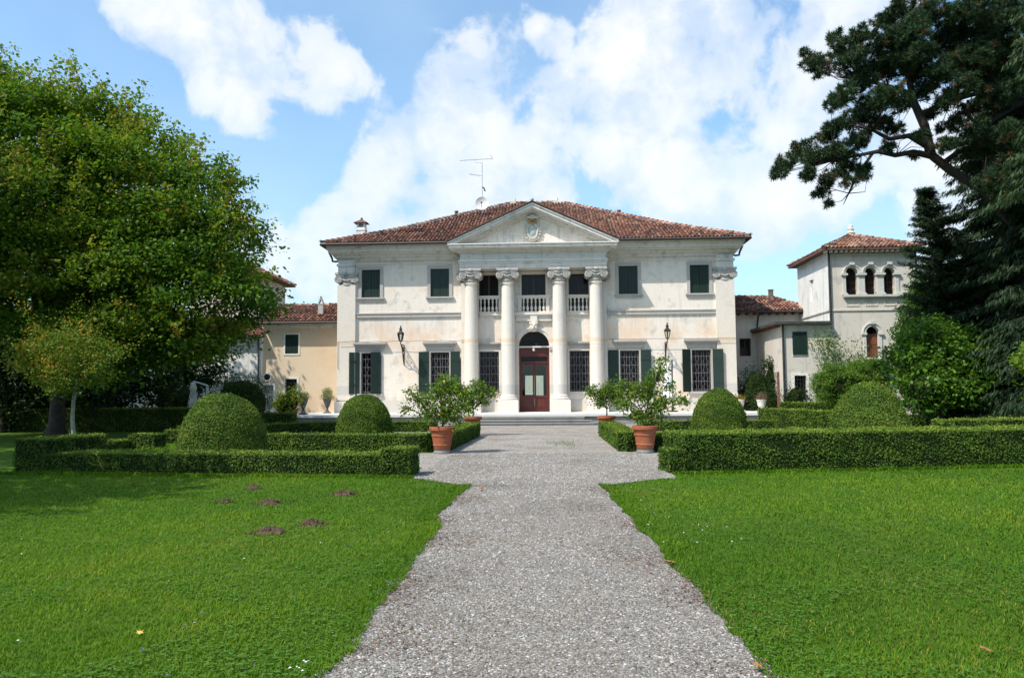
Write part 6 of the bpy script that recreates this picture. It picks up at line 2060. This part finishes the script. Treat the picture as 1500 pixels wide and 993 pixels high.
tb = thing('garden_table', 'small round iron garden table in the shade far left', 'table', (-17.6, 34.9, 0))
mb = MB(); mb.lathe([(.42, .70), (.43, .71), (.43, .73), (.0, .735)], 20); mb.build('tabletop', 'lead_pipe', tb)
for k in range(3):
    a = 2*PI*k/3+.3
    mb = MB(); mb.tube([(.05*math.cos(a), .05*math.sin(a), .70), (.12*math.cos(a), .12*math.sin(a), .35), (.30*math.cos(a), .30*math.sin(a), .0)], .014, 5); mb.build('leg', 'iron', tb)
def gchair(x, y, rz, label):
    t_ = thing('garden_chair', label, 'chair', (x, y, 0), rz, 'iron garden chairs at the shaded table')
    mb = MB(); mb.lathe([(.19, .44), (.20, .45), (.20, .465), (.0, .47)], 14); mb.build('seat', 'lead_pipe', t_)
    for sx in (-1, 1):
        for sy in (-1, 1):
            mb = MB(); mb.tube([(sx*.14, sy*.14, .44), (sx*.19, sy*.19, 0)], .012, 4); mb.build('leg', 'iron', t_)
    mb = MB(); mb.tube([(-.18, .17, .45), (-.19, .22, .75), (-.12, .24, .92), (0, .25, .97), (.12, .24, .92), (.19, .22, .75), (.18, .17, .45)], .013, 5)
    mb.tube([(-.06, .18, .46), (-.08, .24, .94)], .009, 4); mb.tube([(.06, .18, .46), (.08, .24, .94)], .009, 4); mb.build('backrest', 'iron', t_)
gchair(-18.2, 34.7, 1.2, 'iron garden chair left of the small shaded table')
gchair(-17.0, 34.9, -1.6, 'iron garden chair right of the small shaded table')

# molehills on the left lawn
def molehill(label, x, y, w, h):
    n = 16; h = h*.82; mb = MB(); vs = [(0, 0, h*.9)]
    for k in range(1, 6):
        for i in range(n):
            a = 2*PI*i/n
            r_ = w*(k/5)*(1+rng.normal(0, .10))
            vs.append((r_*math.cos(a), r_*.8*math.sin(a), max(-.01, h*(1-(k/5)**1.5)+rng.normal(0, h*.16)*(k < 5))-.004*(k == 5)))
    fs = [(0, 1+i, 1+(i+1) % n) for i in range(n)]
    for k in range(4):
        fs += [(1+k*n+i, 1+(k+1)*n+i, 1+(k+1)*n+(i+1) % n, 1+k*n+(i+1) % n) for i in range(n)]
    mb.add(vs, fs)
    for i in range(70):
        a = rng.uniform(0, 2*PI); r_ = w*rng.uniform(.1, 1.0)**.8*(1.0 if i < 40 else 1.55)
        mb.ball((r_*math.cos(a), r_*.8*math.sin(a), max(.012, h*(1-(r_/w)**1.5))), rng.uniform(.006, .020), 5, 4)
    o = mb.build('molehill', 'soil', None, (x, y, .0))
    tag(o, label, 'molehill', 'molehills on the left lawn')
molehill('brown molehill farthest back, near the front left hedge', -5.02, 12.96, .13, .09)
molehill('small flat molehill leftmost of the group on the lawn', -4.83, 11.41, .13, .05)
molehill('wide molehill in the middle of the group on the left lawn', -4.08, 11.2, .19, .08)
molehill('molehill nearest the hedge end and the path', -3.27, 12.17, .19, .10)
molehill('molehill nearer the path in the front pair', -2.9, 9.41, .17, .09)
molehill('wide molehill nearest the viewer, left one of the front pair', -3.24, 8.9, .19, .08)

# fallen leaves
def fallen(label, x, y, s, mat, rz):
    mb = MB()
    ol = [(0, -.5), (.18, -.2), (.5, -.15), (.3, .1), (.4, .45), (.1, .3), (0, .55), (-.12, .3), (-.42, .4), (-.28, .08), (-.5, -.18), (-.16, -.22)]
    vs = [(0, 0, .35*s)]+[(px*s, py*s, .25*s*(abs(px)+abs(py))+.01) for px, py in ol]
    n = len(ol)
    mb.add(vs, [(0, 1+i, 1+(i+1) % n) for i in range(n)])
    o = mb.build('fallen_leaf', mat, None, (x, y, .03)); o.rotation_euler = (.25, .1, rz)
    tag(o, label, 'leaf', 'dead leaves fallen on the lawn and path')
fallen('yellow fallen leaf lying on the left lawn', -2.69, 5.05, .05, 'yellow_leaf', .4)
fallen('brown fallen leaf on the right lawn near the bottom right', 2.55, 4.85, .08, 'dry_leaf', 1.4)
fallen('brown fallen leaf at the right edge of the path, mid way', 1.06, 7.2, .09, 'dry_leaf', 2.2)
fallen('brown fallen leaf at the right path edge near the bottom', 1.14, 4.55, .07, 'dry_leaf', .9)
fallen('dark leaf lying on the path near the left turf corner', -1.15, 12.6, .10, 'dry_leaf', .2)

# ================================================================== TURF
def in_hedge(x, y):
    yl = 15.45+(x+10.35)*(14.78-15.45)/7.15
    yr = 15.3+(x-2.5)*(2.0/11.3)
    return ((x < -2.5) & (x > -11.7) & (y > yl-.02) & (y < yl+1.1)) | ((x > 2.1) & (y > yr-.02) & (y < yr+1.3))
def turf(n, y0, y1, hscale=1.0):
    y = y0*(y1/y0)**rng.random(n)
    x = rng.uniform(-1, 1, n)*(y*.74+.8)
    k = ~is_gravel(x, y) & ~in_hedge(x, y)
    for mx_, my_, mw in ((-5.02, 12.96, .13), (-4.83, 11.41, .12), (-4.08, 11.2, .18), (-3.27, 12.17, .18), (-2.9, 9.41, .16), (-3.24, 8.9, .18)):
        k &= ((x-mx_)**2+((y-my_)/.8)**2) > mw*mw
    return x[k], y[k]
def blades(x, y, hmul=1.0):
    n = len(x)
    q = (np.sin(x*1.3+np.sin(y*.9)*1.5)+np.sin(y*1.7+x*.6)+np.sin(x*3.9-y*2.7)*.7)/2.7
    h = (.014+.011*rng.random(n)+.009*np.maximum(0, q))*hmul*(1+.03*(y-4))*(1+.25*(rng.random(n) < .05)*4*rng.random(n))
    w = (.0028+.00068*y)*rng.uniform(.7, 1.3, n)
    az = rng.uniform(0, 2*PI, n)
    bend = rng.uniform(.5, 1.6, n)*h
    dx, dy = np.cos(az), np.sin(az)
    sx, sy = -dy, dx
    zero = np.zeros(n)
    a = np.stack([x-sx*w/2, y-sy*w/2, zero], 1); b_ = np.stack([x+sx*w/2, y+sy*w/2, zero], 1)
    mxx, myy = x+dx*bend*.35, y+dy*bend*.35
    c = np.stack([mxx+sx*w*.38, myy+sy*w*.38, h*.62], 1); d = np.stack([mxx-sx*w*.38, myy-sy*w*.38, h*.62], 1)
    e1 = np.stack([x+dx*bend+sx*w*.06, y+dy*bend+sy*w*.06, h], 1); e2 = np.stack([x+dx*bend-sx*w*.06, y+dy*bend-sy*w*.06, h], 1)
    V = np.stack([a, b_, c, d, d, c, e1, e2], 1).reshape(-1, 3)
    q2 = np.sin(x*.55+y*.35+1.0)+np.sin(y*.8-x*.4)
    q3 = np.sin(x*6.1+np.sin(y*5.3)*1.4)*np.sin(y*5.7-x*2.2)
    t = np.clip(.44+q*.20+q2*.14+q3*.14+rng.normal(0, .17, n), 0, .95)
    q4 = np.sin(x*.9-y*.5+2.0)+np.sin(y*1.1+x*.7)+np.sin(x*2.7+y*1.9)*.7
    t = np.where(rng.random(n) < .02+.06*np.clip(q4-.4, 0, 1.6), 1.0, t)
    return V, np.repeat(t, 2)
x, y = turf(290000, 3.3, 15.9)
V1, T1 = blades(x, y)
# longer grass along the path edges and under the hedges
m_ = 15000
yy = rng.uniform(3.4, SY+.1, m_)
side = np.where(rng.random(m_) < .5, -1, 1)
xx = np.where(side < 0, edge_x(-1, yy), edge_x(1, yy))+side*rng.exponential(.09, m_)-side*(.02+.03*np.maximum(0, np.sin(yy*4.3+side)))
V2, T2 = blades(xx, yy, 1.45)
m_ = 9000
xx = np.concatenate([rng.uniform(-11.7, -2.6, m_//2), rng.uniform(2.3, 13, m_//2)])
yl = np.where(xx < 0, 15.40+(xx+10.35)*(-.67/7.15), 15.25+(xx-2.5)*(2.0/11.3))-rng.exponential(.09, m_)
V3, T3 = blades(xx, yl, 2.0)
tag(np_mesh('grass', np.concatenate([V1, V2, V3]), 4, 'grass_blade', np.concatenate([T1, T2, T3])), kind='stuff')
# clover and broad weeds among the grass
x, y = turf(50000, 3.3, 14.5)
q = np.sin(x*2.1+y)+np.sin(y*2.6-x*1.1)
k = q > -.1
x, y = x[k], y[k]; n = len(x)
C = np.stack([x, y, rng.uniform(.014, .034, n)], 1)
C = np.repeat(C, 3, 0)
a = np.tile(np.array([0, 2.1, 4.2]), n)+np.repeat(rng.uniform(0, 6, n), 3)
ax = np.stack([np.cos(a), np.sin(a), np.full(3*n, .1)], 1)
s = np.repeat(rng.uniform(.009, .019, n), 3)
V = leaf_quads(C+ax*s[:, None]*.5, ax, np.tile(np.array([[0, 0, 1.0]]), (3*n, 1))+rng.normal(0, .25, (3*n, 3)), s, s*.9)
tag(np_mesh('clover', V, 4, 'clover_leaf', np.clip(rng.normal(.52, .15, 3*n), 0, .9)), kind='stuff')
# small flowers in the turf and on the left parterre
def flowers(name, x, y, s, mat, z):
    n = len(x)
    C = np.repeat(np.stack([x, y, np.full(n, z)+rng.uniform(0, .02, n)], 1), 3, 0)
    a = np.tile(np.array([0, 1.05, 2.1]), n)+np.repeat(rng.uniform(0, 6, n), 3)
    ax = np.stack([np.cos(a), np.sin(a), rng.normal(0, .1, 3*n)], 1)
    ss = np.repeat(s*rng.uniform(.6, 1.3, n), 3)
    tag(np_mesh(name, leaf_quads(C, ax, np.tile(np.array([[0, 0, 1.0]]), (3*n, 1))+rng.normal(0, .3, (3*n, 3)), ss, ss*.7), 4, mat), kind='stuff')
xd = np.concatenate([rng.normal(-1.40, .04, 7), rng.uniform(1.0, 2.0, 40), rng.uniform(-6, -1.5, 16)])
yd = np.concatenate([rng.normal(4.45, .06, 7), rng.uniform(8, 12.8, 40), rng.uniform(4, 12, 16)])
k = ~is_gravel(xd, yd)
flowers('daisies', xd[k], yd[k], .016, 'petal', .05)
xv, yv = rng.uniform(-5, -1.5, 90), rng.uniform(3.8, 8, 90)
flowers('violet_flowers', xv, yv, .014, 'violet_petal', .04)
flowers('parterre_flowers', rng.uniform(-10.5, -4.0, 420), rng.uniform(23, 30.3, 420), .05, 'petal', .10)
# rough grass inside the two parterres
x = np.concatenate([rng.uniform(-12, -3.4, 15000), rng.uniform(3.0, 9.5, 12000)]); y = rng.uniform(21.8, 30.5, 27000)
V, T = blades(x, y, 2.3)
tag(np_mesh('parterre_grass', V, 4, 'grass_blade', np.clip(T+.1, 0, 1)), kind='stuff')
# weeds in the gravel
x = np.concatenate([rng.normal(.38, .30, 170), rng.normal(-.9, .25, 160), rng.normal(.5, .15, 90)]); y = np.concatenate([rng.normal(24.2, .7, 170), rng.normal(5.5, .5, 160), rng.normal(6.2, .4, 90)])
V, T = blades(x, y, .8)
tag(np_mesh('path_weeds', V, 4, 'grass_blade', np.clip(T-.3, 0, 1)), kind='stuff')
# dry litter along the path sides
m_ = 10000
yy = 3.4+(SY-3.4)*rng.random(m_)
side = np.where(rng.random(m_) < .55, -1, 1)
xx = np.where(side < 0, edge_x(-1, yy), edge_x(1, yy))-side*rng.exponential(.26, m_)
kk = (np.sin(xx*5.1+yy*2.3)+np.sin(yy*3.7-xx*2.0)+rng.normal(0, .5, m_)) > .2
xx, yy = xx[kk], yy[kk]; m_ = len(xx)
C = np.stack([xx, yy, rng.uniform(.01, .02, m_)], 1)
tag(np_mesh('leaf_litter', leaf_quads(C, rng.normal(size=(m_, 3))*np.array([1, 1, .2]), np.array([[0, 0, 1.0]])+rng.normal(0, .4, (m_, 3)), rng.uniform(.012, .038, m_), rng.uniform(.007, .018, m_)), 4, 'litter'), kind='stuff')
